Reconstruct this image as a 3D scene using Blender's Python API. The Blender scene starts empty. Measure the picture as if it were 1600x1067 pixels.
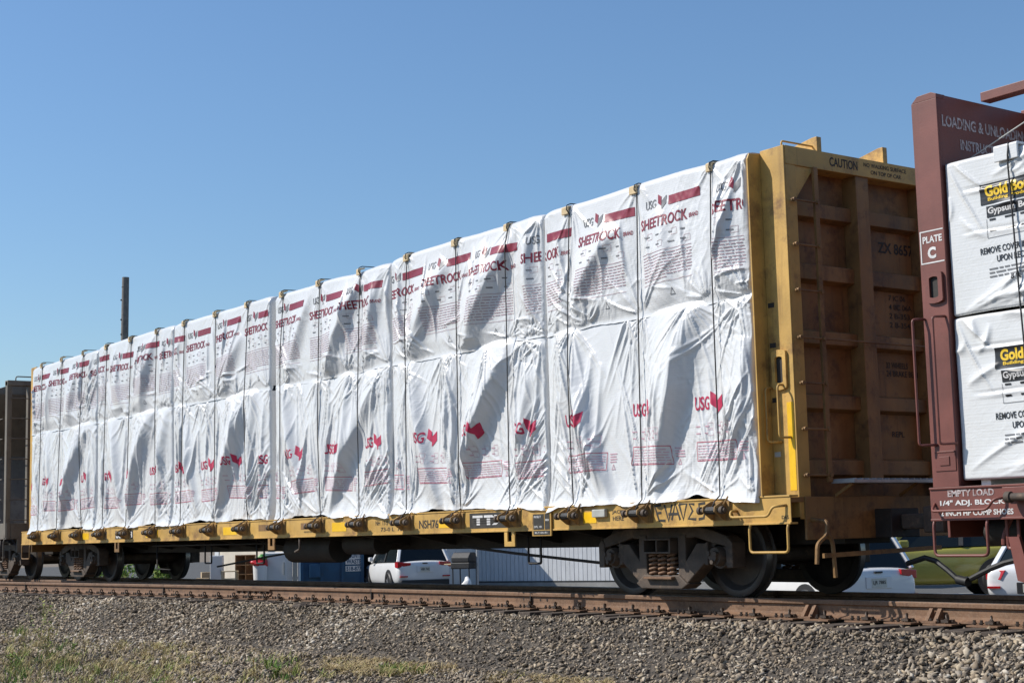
import bpy, bmesh, math, random
import numpy as np
from mathutils import Vector, Matrix

scene = bpy.context.scene
rnd = random.Random(7)

# ------------------------------------------------------------------ camera
CAM = np.array([13.3807, -12.9101, 0.7428]); YAW, PITCH, ROLL, FPX = 0.9401, 0.1241, -0.0246, 2418.16
FW = np.array([-math.sin(YAW)*math.cos(PITCH), math.cos(YAW)*math.cos(PITCH), math.sin(PITCH)])
R0 = np.cross(FW, [0, 0, 1.]); R0 /= np.linalg.norm(R0); U0 = np.cross(R0, FW)
RT = math.cos(ROLL)*R0 + math.sin(ROLL)*U0; UP = -math.sin(ROLL)*R0 + math.cos(ROLL)*U0
cd = bpy.data.cameras.new('camera'); cam = bpy.data.objects.new('camera', cd); scene.collection.objects.link(cam)
cd.sensor_width = 36.0; cd.lens = FPX/1600*36; cd.clip_start = 0.1; cd.clip_end = 5000
cam.matrix_world = Matrix(((RT[0], UP[0], -FW[0], CAM[0]), (RT[1], UP[1], -FW[1], CAM[1]), (RT[2], UP[2], -FW[2], CAM[2]), (0, 0, 0, 1)))
scene.camera = cam
scene.render.resolution_x, scene.render.resolution_y = 1024, 682

# ------------------------------------------------------------------ light
SUN = Vector((-0.90, -1.0, 1.22)).normalized()
w = bpy.data.worlds.new('World'); scene.world = w; w.use_nodes = True
nt = w.node_tree; bg = nt.nodes['Background']
sky = nt.nodes.new('ShaderNodeTexSky'); sky.sky_type = 'NISHITA'; sky.sun_disc = False
sky.sun_elevation = math.asin(SUN.z); sky.sun_rotation = math.atan2(SUN.x, SUN.y)
sky.air_density = 1.3; sky.dust_density = 0.4; sky.ozone_density = 8.0; sky.altitude = 50
nt.links.new(sky.outputs[0], bg.inputs[0]); bg.inputs[1].default_value = 0.10
sd = bpy.data.lights.new('sun', 'SUN'); sd.energy = 4.1; sd.angle = math.radians(0.53); sd.color = (1.0, 0.955, 0.88)
so = bpy.data.objects.new('sun', sd); scene.collection.objects.link(so); so.rotation_mode = 'QUATERNION'
so.rotation_quaternion = SUN.to_track_quat('Z', 'Y'); so.location = (-30, -30, 40)
scene.view_settings.view_transform = 'Standard'; scene.view_settings.look = 'None'
scene.view_settings.exposure = 0.36; scene.view_settings.gamma = 1.0

# ------------------------------------------------------------------ helpers
COL = scene.collection
ROOT = {}                       # world location of every thing, for its parts

def pix(u, v, axis, val):       # photo pixel -> point on an axis-aligned plane
    d = FW + RT*(u-800)/FPX + UP*(533.5-v)/FPX
    t = (val-CAM[axis])/d[axis]
    return CAM + t*d
def at_depth(u, depth):         # ground position under a pixel column at a distance
    fh = np.array([FW[0], FW[1]]); fh /= np.linalg.norm(fh); rh = np.array([-fh[1], fh[0]])*-1
    q = CAM[:2] + fh*depth + rh*(u-800)/FPX*depth
    return float(q[0]), float(q[1])

def tag(o, label=None, cat=None, group=None, kind=None):
    if label: o['label'] = label
    if cat: o['category'] = cat
    if group: o['group'] = group
    if kind: o['kind'] = kind
    return o
def thing(name, loc, label=None, cat=None, group=None, kind=None, rz=0.0):
    o = bpy.data.objects.new(name, None); COL.objects.link(o); o.location = loc; o.rotation_euler = (0, 0, rz)
    o.empty_display_size = 0.2
    ROOT[o.name] = Vector(loc)
    return tag(o, label, cat, group, kind)
def copy_tree(o, parent=None, depth=0):
    c = o.copy(); COL.objects.link(c); c.parent = parent
    for ch in o.children: copy_tree(ch, c, depth+1)
    return c

class MB:
    def __init__(s): s.v = []; s.f = []
    def add(s, vs, fs):
        n = len(s.v); s.v += [tuple(p) for p in vs]; s.f += [tuple(i+n for i in f) for f in fs]; return s
    def box(s, x0, x1, y0, y1, z0, z1):
        return s.add([(x0,y0,z0),(x1,y0,z0),(x1,y1,z0),(x0,y1,z0),(x0,y0,z1),(x1,y0,z1),(x1,y1,z1),(x0,y1,z1)],
                     [(0,3,2,1),(4,5,6,7),(0,1,5,4),(1,2,6,5),(2,3,7,6),(3,0,4,7)])
    def prism(s, poly, axis, a, b):   # polygon in the two other axes (x,z for y; y,z for x; x,y for z)
        def P(p, t): return (t,p[0],p[1]) if axis == 0 else ((p[0],t,p[1]) if axis == 1 else (p[0],p[1],t))
        n = len(poly)
        return s.add([P(p,a) for p in poly]+[P(p,b) for p in poly],
                     [tuple(range(n))[::-1], tuple(range(n,2*n))]+[(i,(i+1)%n,n+(i+1)%n,n+i) for i in range(n)])
    def bar(s, p, q, w, h, up=(0,0,1)):
        p, q = Vector(p), Vector(q); d = (q-p).normalized(); u = Vector(up)
        if abs(d.dot(u)) > .95: u = Vector((0,1,0))
        a = d.cross(u).normalized()*w/2; b = a.cross(d).normalized()*h/2
        return s.add([p-a-b,p+a-b,p+a+b,p-a+b,q-a-b,q+a-b,q+a+b,q-a+b],
                     [(0,3,2,1),(4,5,6,7),(0,1,5,4),(1,2,6,5),(2,3,7,6),(3,0,4,7)])
    def cyl(s, p, q, r, n=16, r2=None):
        p, q = Vector(p), Vector(q); d = (q-p).normalized(); u = Vector((0,0,1)) if abs(d.z) < .9 else Vector((1,0,0))
        a = d.cross(u).normalized(); b = a.cross(d); r2 = r if r2 is None else r2
        vs = [p+(a*math.cos(t)+b*math.sin(t))*r for t in [2*math.pi*i/n for i in range(n)]]
        vs += [q+(a*math.cos(t)+b*math.sin(t))*r2 for t in [2*math.pi*i/n for i in range(n)]]
        return s.add(vs, [tuple(range(n)), tuple(range(n,2*n))[::-1]]+[(i,n+i,n+(i+1)%n,(i+1)%n) for i in range(n)])
    def tube(s, pts, r, n=6):
        pts = [Vector(p) for p in pts]; rings = []; N = len(pts)
        prev = None
        for i, p in enumerate(pts):
            d = (pts[min(i+1,N-1)]-pts[max(i-1,0)]).normalized()
            if prev is None:
                u = Vector((0,0,1)) if abs(d.z) < .9 else Vector((1,0,0)); a = d.cross(u).normalized()
            else:
                a = (prev-d*prev.dot(d)).normalized()
            prev = a; b = a.cross(d)
            rr = r[i] if isinstance(r, (list, tuple)) else r
            rings.append([p+(a*math.cos(2*math.pi*k/n)+b*math.sin(2*math.pi*k/n))*rr for k in range(n)])
        vs = [x for rg in rings for x in rg]; fs = [tuple(range(n)), tuple(range((N-1)*n, N*n))[::-1]]
        for i in range(N-1):
            for k in range(n): fs.append((i*n+k, (i+1)*n+k, (i+1)*n+(k+1)%n, i*n+(k+1)%n))
        return s.add(vs, fs)
    def lathe(s, prof, centre, n=32):   # prof: (radius, y) around the Y axis
        vs = []; m = len(prof)
        for k in range(n):
            t = 2*math.pi*k/n
            for r, y in prof: vs.append((centre[0]+r*math.cos(t), centre[1]+y, centre[2]+r*math.sin(t)))
        fs = []
        for k in range(n):
            for j in range(m-1): fs.append((k*m+j, k*m+j+1, ((k+1)%n)*m+j+1, ((k+1)%n)*m+j))
        return s.add(vs, fs)
    def build(s, name, mat, parent=None, smooth=False, bevel=0, loc=None, local=False, label=None):
        me = bpy.data.meshes.new(name)
        off = Vector((0,0,0))
        if not local:
            if parent is not None and parent.name in ROOT: off = ROOT[parent.name]
            if parent is None and loc is not None: off = Vector(loc)
        me.from_pydata([(x-off.x, y-off.y, z-off.z) for x, y, z in s.v], [], s.f)
        bm = bmesh.new(); bm.from_mesh(me); bmesh.ops.recalc_face_normals(bm, faces=bm.faces); bm.to_mesh(me); bm.free()
        me.materials.append(mat)
        if smooth:
            for p in me.polygons: p.use_smooth = True
            if smooth != 'all': me.set_sharp_from_angle(angle=math.radians(38))
        o = bpy.data.objects.new(name, me); COL.objects.link(o)
        if loc is not None: o.location = loc
        if parent is not None:
            o.parent = parent
            ROOT[o.name] = off + (Vector(loc) if loc is not None else Vector((0,0,0)))
        if bevel:
            b = o.modifiers.new('bevel', 'BEVEL'); b.width = bevel; b.segments = 2; b.limit_method = 'ANGLE'; b.angle_limit = math.radians(40)
        if label: o['label'] = label
        return o

def arc(pts, r, n=4):            # round the corners of a polyline
    out = [Vector(pts[0])]
    for i in range(1, len(pts)-1):
        a, b, c = Vector(pts[i-1]), Vector(pts[i]), Vector(pts[i+1])
        p = b+(a-b).normalized()*r; q = b+(c-b).normalized()*r
        for k in range(n+1):
            t = k/n; out.append(p*(1-t)**2+b*2*t*(1-t)+q*t*t)
    out.append(Vector(pts[-1])); return out

# ------------------------------------------------------------------ materials
MATS = {}
def mat(name, base, rough=0.6, metal=0.0, var=0.15, scale=3.0, rust=None, rust_amt=0.0, streak=True, bump=0.15, bscale=60,
        rcol=None, spec=0.5, coat=0.0, fine=None):
    m = bpy.data.materials.new(name); m.use_nodes = True; n = m.node_tree.nodes; L = m.node_tree.links
    b = n['Principled BSDF']; b.inputs['Roughness'].default_value = rough; b.inputs['Metallic'].default_value = metal
    b.inputs['Specular IOR Level'].default_value = spec; b.inputs['Coat Weight'].default_value = coat
    tc = n.new('ShaderNodeTexCoord'); oi = n.new('ShaderNodeObjectInfo')
    ad = n.new('ShaderNodeVectorMath'); ad.operation = 'ADD'; L.new(tc.outputs['Object'], ad.inputs[0])
    sc = n.new('ShaderNodeVectorMath'); sc.operation = 'SCALE'; sc.inputs[3].default_value = 37.0
    L.new(oi.outputs['Random'], sc.inputs[0]); L.new(sc.outputs[0], ad.inputs[1])
    def noise(s, detail=6, rg=.6, vec=None):
        t = n.new('ShaderNodeTexNoise'); t.inputs['Scale'].default_value = s; t.inputs['Detail'].default_value = detail
        t.inputs['Roughness'].default_value = rg; L.new(vec or ad.outputs[0], t.inputs['Vector']); return t.outputs['Fac']
    def ramp(f, a, c):
        r = n.new('ShaderNodeMapRange'); r.inputs[1].default_value = a; r.inputs[2].default_value = c; L.new(f, r.inputs[0]); return r.outputs[0]
    def mix(f, c1, c2):
        x = n.new('ShaderNodeMix'); x.data_type = 'RGBA'
        if isinstance(f, float): x.inputs[0].default_value = f
        else: L.new(f, x.inputs[0])
        for k, c in ((6, c1), (7, c2)):
            if isinstance(c, tuple): x.inputs[k].default_value = (*c, 1)
            else: L.new(c, x.inputs[k])
        return x.outputs[2]
    dark = tuple(c*(1-var*1.3) for c in base); lite = tuple(min(1, c*(1+var)) for c in base)
    col = mix(ramp(noise(scale), .3, .7), dark, lite)
    if fine: col = mix(ramp(noise(fine[0], 3), .45, .7), col, fine[1])
    if rust:
        f1 = ramp(noise(scale*1.7, 10, .72), .62-.3*rust_amt, .80-.25*rust_amt)
        col = mix(f1, col, rust)
        if streak:
            mp = n.new('ShaderNodeMapping'); mp.inputs['Scale'].default_value = (9, 9, .7); L.new(ad.outputs[0], mp.inputs[0])
            f2 = ramp(noise(1.0, 6, .6, mp.outputs[0]), .56, .80)
            mu = n.new('ShaderNodeMath'); mu.operation = 'MULTIPLY'; L.new(f2, mu.inputs[0]); mu.inputs[1].default_value = min(1, .35+rust_amt)
            col = mix(mu.outputs[0], col, tuple(c*.7 for c in rust))
    L.new(col, b.inputs['Base Color'])
    rr = n.new('ShaderNodeMapRange'); rr.inputs[3].default_value = max(.03, rough-.1); rr.inputs[4].default_value = min(1, rough+.12)
    L.new(noise(scale*4), rr.inputs[0]); L.new(rr.outputs[0], b.inputs['Roughness'])
    if bump:
        bp = n.new('ShaderNodeBump'); bp.inputs['Strength'].default_value = bump; bp.inputs['Distance'].default_value = .01
        L.new(noise(bscale, 4), bp.inputs['Height']); L.new(bp.outputs[0], b.inputs['Normal'])
    MATS[name] = m; return m

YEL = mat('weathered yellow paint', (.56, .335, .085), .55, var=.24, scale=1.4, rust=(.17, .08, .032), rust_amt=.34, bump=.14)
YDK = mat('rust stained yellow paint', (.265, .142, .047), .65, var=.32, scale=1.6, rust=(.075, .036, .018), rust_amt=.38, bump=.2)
YWN = mat('rusty winch paint', (.36, .21, .075), .65, var=.3, scale=6, rust=(.10, .05, .025), rust_amt=.35, bump=.2)
REF = mat('reflective yellow tape', (.86, .50, .012), .4, var=.08, scale=6, rust=(.4, .22, .03), rust_amt=.05, bump=.05)
BRN = mat('red brown paint', (.175, .054, .040), .5, var=.18, scale=1.8, rust=(.10, .035, .022), rust_amt=.10, bump=.08)
HOP = mat('grey hopper paint', (.17, .145, .115), .6, var=.22, scale=1.5, rust=(.085, .055, .035), rust_amt=.25)
STL = mat('dusty cast steel', (.085, .062, .046), .75, var=.35, scale=5, rust=(.19, .125, .08), rust_amt=.25, bump=.3)
DRK = mat('grimy black steel', (.026, .022, .019), .7, var=.3, scale=4, rust=(.06, .042, .03), rust_amt=.15, bump=.2)
WHL = mat('wheel steel', (.055, .047, .042), .5, metal=.3, var=.25, scale=4, rust=(.10, .065, .045), rust_amt=.15, bump=.1)
TRD = mat('worn wheel tread', (.22, .21, .20), .3, metal=.8, var=.1, scale=8, bump=.05)
RST = mat('rusty rail', (.185, .10, .055), .78, var=.28, scale=4, rust=(.10, .052, .032), rust_amt=.35, streak=False, bump=.25, fine=(45, (.23, .14, .085)))
RTOP = mat('worn rail head', (.26, .20, .15), .55, metal=.35, var=.2, scale=6, rust=(.25, .14, .085), rust_amt=.25, streak=False, bump=.05)
CLP = mat('rail clip steel', (.075, .055, .042), .55, metal=.3, var=.3, scale=12, bump=.2)
TIE = mat('weathered timber tie', (.075, .056, .043), .9, var=.4, scale=7, rust=(.16, .12, .09), rust_amt=.2, streak=False, bump=.6, bscale=25)
CBL = mat('black wire rope', (.018, .017, .017), .5, var=.2, scale=30, bump=.4, bscale=200)
WOD = mat('pale wooden block', (.62, .47, .27), .7, var=.15, scale=14, bump=.3)
GAL = mat('galvanised grating', (.45, .45, .45), .5, metal=.4, var=.2, scale=7, bump=.2)
BLK = mat('black rubber', (.014, .014, .014), .55, var=.2, scale=8, bump=.1)
TIN = mat('faded black stencil', (.035, .03, .024), .7, var=.4, scale=9, bump=0)
WIN = mat('white stencil paint', (.66, .64, .62), .6, var=.12, scale=14, bump=0)
WFD = mat('worn white stencil paint', (.50, .44, .43), .65, var=.3, scale=16, rust=(.16, .055, .045), rust_amt=.55, streak=False, bump=0)
GRY = mat('grey enamel box', (.42, .42, .38), .5, var=.12, scale=9, bump=.05)
PRD = mat('dark red print', (.225, .016, .036), .42, var=.15, scale=5, bump=0)
PPK = mat('crimson print', (.50, .030, .085), .42, var=.14, scale=5, bump=0)
PGY = mat('grey print', (.17, .17, .175), .42, var=.15, scale=5, bump=0)
PLR = mat('faint maroon print', (.42, .28, .31), .45, var=.2, scale=8, bump=0)
PLP = mat('faint pink print', (.60, .36, .42), .45, var=.2, scale=8, bump=0)
GBK = mat('black label print', (.022, .022, .024), .35, var=.2, scale=8, bump=0)
GYL = mat('gold label print', (.80, .52, .03), .4, var=.12, scale=8, bump=0)

def wrap_mat(name, base):
    m = bpy.data.materials.new(name); m.use_nodes = True; n = m.node_tree.nodes; L = m.node_tree.links
    b = n['Principled BSDF']; b.inputs['Roughness'].default_value = .25; b.inputs['Specular IOR Level'].default_value = .55
    tc = n.new('ShaderNodeTexCoord')
    n1 = n.new('ShaderNodeTexNoise'); n1.inputs['Scale'].default_value = 1.7; n1.inputs['Detail'].default_value = 6; L.new(tc.outputs['Object'], n1.inputs[0])
    r = n.new('ShaderNodeValToRGB'); r.color_ramp.elements[0].position = .3; r.color_ramp.elements[1].position = .6
    r.color_ramp.elements[0].color = (base[0]*.93, base[1]*.93, base[2]*.92, 1); r.color_ramp.elements[1].color = (*base, 1)
    L.new(n1.outputs[0], r.inputs[0])
    # road grime, patchy
    n4 = n.new('ShaderNodeTexNoise'); n4.inputs['Scale'].default_value = 4.5; n4.inputs['Detail'].default_value = 9; n4.inputs['Roughness'].default_value = .7
    L.new(tc.outputs['Object'], n4.inputs[0])
    r4 = n.new('ShaderNodeMapRange'); r4.inputs[1].default_value = .60; r4.inputs[2].default_value = .82; r4.inputs[4].default_value = .38; L.new(n4.outputs[0], r4.inputs[0])
    mx = n.new('ShaderNodeMix'); mx.data_type = 'RGBA'; mx.inputs[7].default_value = (.48, .45, .40, 1)
    L.new(r4.outputs[0], mx.inputs[0]); L.new(r.outputs[0], mx.inputs[6]); L.new(mx.outputs[2], b.inputs['Base Color'])
    # film creases + faint board edges telegraphing through
    n2 = n.new('ShaderNodeTexNoise'); n2.inputs['Scale'].default_value = 9; n2.inputs['Detail'].default_value = 5; n2.inputs['Distortion'].default_value = 1.2
    L.new(tc.outputs['Object'], n2.inputs[0])
    ab = n.new('ShaderNodeMath'); ab.operation = 'ABSOLUTE'; sb = n.new('ShaderNodeMath'); sb.operation = 'SUBTRACT'; sb.inputs[1].default_value = .5
    L.new(n2.outputs[0], sb.inputs[0]); L.new(sb.outputs[0], ab.inputs[0])
    wv = n.new('ShaderNodeTexWave'); wv.bands_direction = 'Z'; wv.inputs['Scale'].default_value = 12; wv.inputs['Distortion'].default_value = .6
    wv.inputs['Detail'].default_value = 2; L.new(tc.outputs['Object'], wv.inputs[0])
    b1 = n.new('ShaderNodeBump'); b1.inputs['Strength'].default_value = .16; b1.inputs['Distance'].default_value = .03; L.new(ab.outputs[0], b1.inputs['Height'])
    b2 = n.new('ShaderNodeBump'); b2.inputs['Strength'].default_value = .07; b2.inputs['Distance'].default_value = .004
    L.new(wv.outputs[0], b2.inputs['Height']); L.new(b1.outputs[0], b2.inputs['Normal']); L.new(b2.outputs[0], b.inputs['Normal'])
    return m
WRP = wrap_mat('white plastic wrap', (.69, .69, .69))
WR2 = wrap_mat('white ribbed plastic wrap', (.70, .70, .695))

# ------------------------------------------------------------------ lettering
TXT = {}
def text_tris(body, bold=0.0, fine=0):
    key = (body, bold, fine)
    if key in TXT: return TXT[key]
    cu = bpy.data.curves.new('lettering', 'FONT'); cu.body = body; cu.resolution_u = 3; cu.offset = bold; cu.fill_mode = 'FRONT'
    o = bpy.data.objects.new('lettering', cu); COL.objects.link(o)
    dg = bpy.context.evaluated_depsgraph_get(); dg.update(); ev = o.evaluated_get(dg); me = ev.to_mesh()
    bm = bmesh.new(); bm.from_mesh(me); bmesh.ops.triangulate(bm, faces=bm.faces)
    bmesh.ops.remove_doubles(bm, verts=bm.verts, dist=1e-5)
    for _ in range(4):
        if not fine: break
        es = [e for e in bm.edges if e.calc_length() > fine]
        if not es: break
        bmesh.ops.subdivide_edges(bm, edges=es, cuts=1); bmesh.ops.triangulate(bm, faces=bm.faces)
    V = np.array([v.co[:2] for v in bm.verts]); bm.verts.index_update(); F = [tuple(v.index for v in f.verts) for f in bm.faces]
    bm.free(); ev.to_mesh_clear(); bpy.data.objects.remove(o); bpy.data.curves.remove(cu)
    lo, hi = V.min(0), V.max(0); V = (V-lo)/(hi-lo)
    TXT[key] = (V, F); return TXT[key]
def rect_tris(nx=1, nz=1):
    V = np.array([(i/nx, j/nz) for j in range(nz+1) for i in range(nx+1)]); F = []
    for j in range(nz):
        for i in range(nx):
            a = j*(nx+1)+i; F += [(a, a+1, a+nx+2), (a, a+nx+2, a+nx+1)]
    return V, F
def sign(name, mt, parent, items, o, ux, uz, off):
    """flat lettering: items = (body or polygon, x0, x1, z0, z1[, bold]) on the plane o + x*ux + z*uz, off = offset along the normal"""
    ux, uz = Vector(ux), Vector(uz); nrm = ux.cross(uz).normalized()
    for it in items:
        mb = MB()
        body, x0, x1, z0, z1 = it[:5]
        if body == '#': V, F = rect_tris()
        elif isinstance(body, str): V, F = text_tris(body, it[5] if len(it) > 5 else .012)
        else: V, F = np.array(body), [tuple(range(len(body)))]
        mb.add([Vector(o)+ux*(x0+(x1-x0)*a)+uz*(z0+(z1-z0)*b)+nrm*off for a, b in V], F)
        mb.build(name, mt, parent)

# ------------------------------------------------------------------ value noise
_T = np.random.RandomState(3).rand(256, 256)
def vn(x, y):
    x = np.asarray(x, float); y = np.asarray(y, float)
    i = np.floor(x).astype(int); j = np.floor(y).astype(int); a = x-i; b = y-j
    a = a*a*(3-2*a); b = b*b*(3-2*b)
    g = lambda p, q: _T[p % 256, q % 256]
    return (g(i,j)*(1-a)+g(i+1,j)*a)*(1-b)+(g(i,j+1)*(1-a)+g(i+1,j+1)*a)*b
def fbm(x, y, o=4):
    s = 0; a = .5
    for k in range(o): s = s+a*vn(x*2**k+17*k, y*2**k+31*k); a *= .5
    return s

# ================================================================== THE GROUND
def ground_mat(name, c1, c2, c3, s1=1.2, s2=28, bump=.6):
    m = bpy.data.materials.new(name); m.use_nodes = True; n = m.node_tree.nodes; L = m.node_tree.links
    b = n['Principled BSDF']; b.inputs['Roughness'].default_value = .95; b.inputs['Specular IOR Level'].default_value = .2
    tc = n.new('ShaderNodeTexCoord')
    a = n.new('ShaderNodeTexNoise'); a.inputs['Scale'].default_value = s1; a.inputs['Detail'].default_value = 8; L.new(tc.outputs['Object'], a.inputs[0])
    v = n.new('ShaderNodeTexVoronoi'); v.inputs['Scale'].default_value = s2; L.new(tc.outputs['Object'], v.inputs[0])
    x = n.new('ShaderNodeMix'); x.data_type = 'RGBA'; x.inputs[6].default_value = (*c1,1); x.inputs[7].default_value = (*c2,1); L.new(a.outputs[0], x.inputs[0])
    y = n.new('ShaderNodeMix'); y.data_type = 'RGBA'; y.inputs[7].default_value = (*c3,1); L.new(x.outputs[2], y.inputs[6])
    sp = n.new('ShaderNodeSeparateColor'); L.new(v.outputs['Color'], sp.inputs[0]); r = n.new('ShaderNodeMapRange'); r.inputs[1].default_value = .35; r.inputs[2].default_value = 1; L.new(sp.outputs[0], r.inputs[0])
    L.new(r.outputs[0], y.inputs[0]); L.new(y.outputs[2], b.inputs['Base Color'])
    bp = n.new('ShaderNodeBump'); bp.inputs['Strength'].default_value = bump; bp.inputs['Distance'].default_value = .03
    L.new(v.outputs['Distance'], bp.inputs['Height']); L.new(bp.outputs[0], b.inputs['Normal'])
    return m
GND = ground_mat('dry dirt', (.17, .135, .10), (.25, .20, .145), (.20, .18, .15), .5, 14)
BAL = ground_mat('gap shaded ballast bed', (.07, .06, .05), (.12, .10, .08), (.05, .045, .04), 1.5, 22, 1.0)  # bed colour darkened to paint shade into the gaps between stones
ASP = ground_mat('parking lot asphalt', (.085, .083, .08), (.12, .118, .112), (.10, .10, .095), .3, 40, .2)
LOTZ = -1.05

def rail_a(x):      # near stock rail of the turnout: bends toward the camera to the left
    d = np.maximum(0.0, -(np.asarray(x, float)+1.0))
    return -.752 - .0030*np.minimum(d, 14)**2 - np.maximum(0, d-14)*.084 - .07*np.clip((2.6-np.asarray(x, float))/2.4, 0, 1)
def bed_z(x, y):    # top of the ballast
    e = rail_a(x)-1.05+.18*(fbm(x*.6, y*0+3.3)-.5)
    s = np.maximum(0, e-y)
    z = -.262-np.minimum(s*.42, .46)-np.maximum(0, np.minimum(s-1.1, 4))*.055
    s2 = np.maximum(0, y-2.1); z = np.where(y > 0, -.262-np.minimum(s2*.45, .90), z)
    return z+.07*(fbm(x*1.1+5, y*1.1)-.47)*np.clip(s*1.2+.25, 0, 1)
def grid_obj(name, mt, xs, ys, zf, kind='structure'):
    X, Y = np.meshgrid(xs, ys); Z = zf(X, Y); nx, ny = len(xs), len(ys)
    V = np.stack([X, Y, Z], -1).reshape(-1, 3); me = bpy.data.meshes.new(name)
    F = [(j*nx+i, j*nx+i+1, (j+1)*nx+i+1, (j+1)*nx+i) for j in range(ny-1) for i in range(nx-1)]
    me.from_pydata(V.tolist(), [], F); me.materials.append(mt)
    for p in me.polygons: p.use_smooth = True
    o = bpy.data.objects.new(name, me); COL.objects.link(o); o['kind'] = kind; return o
mb = MB(); mb.add([(-900,-900,-1.12),(900,-900,-1.12),(900,900,-1.12),(-900,900,-1.12)], [(0,1,2,3)])
g = mb.build('ground', GND); g['kind'] = 'structure'
bed = grid_obj('ballast_bed', BAL, np.concatenate([np.linspace(-140, -32, 40), np.linspace(-31.5, 22, 150), np.linspace(23, 60, 20)]),
               np.concatenate([[-30, -20, -14, -11], np.linspace(-9.5, 5.0, 60)]), bed_z)
mb = MB(); mb.add([(-120,4.6,LOTZ),(60,4.6,LOTZ),(60,90,LOTZ),(-120,90,LOTZ)], [(0,1,2,3)])
g = mb.build('parking_lot', ASP); g['kind'] = 'structure'

# loose ballast: far too many to count, one object of real stones
def rock_variants(k, seed):
    out = []; R = np.random.RandomState(seed)
    for _ in range(k):
        bm = bmesh.new(); sc_ = np.array([1.15, R.uniform(.55, .85), R.uniform(.32, .65)])
        for i in range(8):
            d = R.normal(size=3); d /= np.linalg.norm(d); d *= R.uniform(.8, 1.05); bm.verts.new(d*sc_)
        h = bmesh.ops.convex_hull(bm, input=bm.verts); bmesh.ops.delete(bm, geom=[v for v in bm.verts if not v.link_faces], context='VERTS')
        bm.verts.index_update(); bm.normal_update()
        out.append((np.array([v.co[:] for v in bm.verts]), np.array([[v.index for v in f.verts] for f in bm.faces]))); bm.free()
    return out
def rot_mats(R, n, tilt=.9):
    a = R.uniform(0, 2*math.pi, n); b = R.normal(0, tilt, n); c = R.uniform(0, 2*math.pi, n)
    def rz(t):
        z = np.zeros((n,3,3)); z[:,0,0] = np.cos(t); z[:,0,1] = -np.sin(t); z[:,1,0] = np.sin(t); z[:,1,1] = np.cos(t); z[:,2,2] = 1; return z
    def rx(t):
        z = np.zeros((n,3,3)); z[:,1,1] = np.cos(t); z[:,1,2] = -np.sin(t); z[:,2,1] = np.sin(t); z[:,2,2] = np.cos(t); z[:,0,0] = 1; return z
    return rz(a)@rx(b)@rz(c)
def in_view(P, margin=60):
    d = P-CAM; z = d@FW; u = 800+FPX*(d@RT)/z; v = 533.5-FPX*(d@UP)/z
    return (z > 1) & (u > -margin) & (u < 1600+margin) & (v < 1067+margin)
def scatter_stones():
    R = np.random.RandomState(11); pts = []
    n = 345000
    X = R.uniform(-30, 12, n); Y = R.uniform(-10.2, -.55, n)
    dep = (np.stack([X, Y], -1)-CAM[:2])@FW[:2]/np.linalg.norm(FW[:2])
    far = np.clip((dep-10)/25, 0, 1)
    dens = fbm(X*.8, Y*.8+9, 3)
    s = np.maximum(0, rail_a(X)-1.05-Y)                    # distance out from the shoulder
    flat = np.clip((s-2.0)/2.0, 0, 1)
    keep = R.rand(n) < (1-.45*far)*(1-.55*flat*np.clip((dens-.40)*6, 0, 1))
    keep &= (Y < rail_a(X)-.10) | (R.rand(n) < .25)
    Z = bed_z(X, Y); P = np.stack([X, Y, Z], -1); keep &= in_view(P, 180)
    keep &= ~((Y > rail_a(X)-.17))
    P = P[keep]; n = len(P)
    size = .018+.034*R.rand(n)**2.4+.007*np.clip((P[:,0]+4)/10, 0, 1); size *= (1+.35*np.clip((dep[keep]-14)/25, 0, 1)); size *= np.where(flat[keep] > .5, .8, 1)
    P[:,2] += size*R.uniform(-.25, .6, n)
    var = rock_variants(14, 5); M = rot_mats(R, n); which = R.randint(0, len(var), n); tone = R.rand(n)
    pat = fbm(P[:,0]*.55+3, P[:,1]*.55, 3); size *= .72+.62*np.clip((fbm(P[:,0]*.8, P[:,1]*.8+4, 3)-.25)*2, 0, 1)
    tone = np.clip(tone+.9*(pat-.45), 0, 1); near = np.exp(-np.maximum(0, rail_a(P[:,0])-P[:,1]-.15)/.35); tone = np.where(R.rand(n) < .75*near, .42+.14*R.rand(n), tone)
    Vs, Fs, Cs = [], [], []; base = 0
    for k, (rv, rf) in enumerate(var):
        ii = np.where(which == k)[0]
        if not len(ii): continue
        q = np.einsum('nij,vj->nvi', M[ii], rv)*size[ii][:,None,None]+P[ii][:,None,:]
        m = len(rv); Vs.append(q.reshape(-1, 3)); Fs.append((rf[None]+(np.arange(len(ii))*m)[:,None,None]).reshape(-1, 3)+base)
        Cs.append(np.repeat(tone[ii], m)); base += len(ii)*m
    return np.concatenate(Vs), np.concatenate(Fs), np.concatenate(Cs)
def tri_mesh(name, V, F, mt, attr=None):
    me = bpy.data.meshes.new(name); me.vertices.add(len(V)); me.vertices.foreach_set('co', V.astype(np.float32).ravel())
    me.loops.add(len(F)*3); me.loops.foreach_set('vertex_index', F.astype(np.int32).ravel())
    me.polygons.add(len(F)); me.polygons.foreach_set('loop_start', np.arange(0, len(F)*3, 3, dtype=np.int32))
    if attr is not None:
        a = me.attributes.new('tone', 'FLOAT', 'POINT'); a.data.foreach_set('value', attr.astype(np.float32))
    me.update(calc_edges=True); me.materials.append(mt)
    o = bpy.data.objects.new(name, me); COL.objects.link(o); return o
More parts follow.
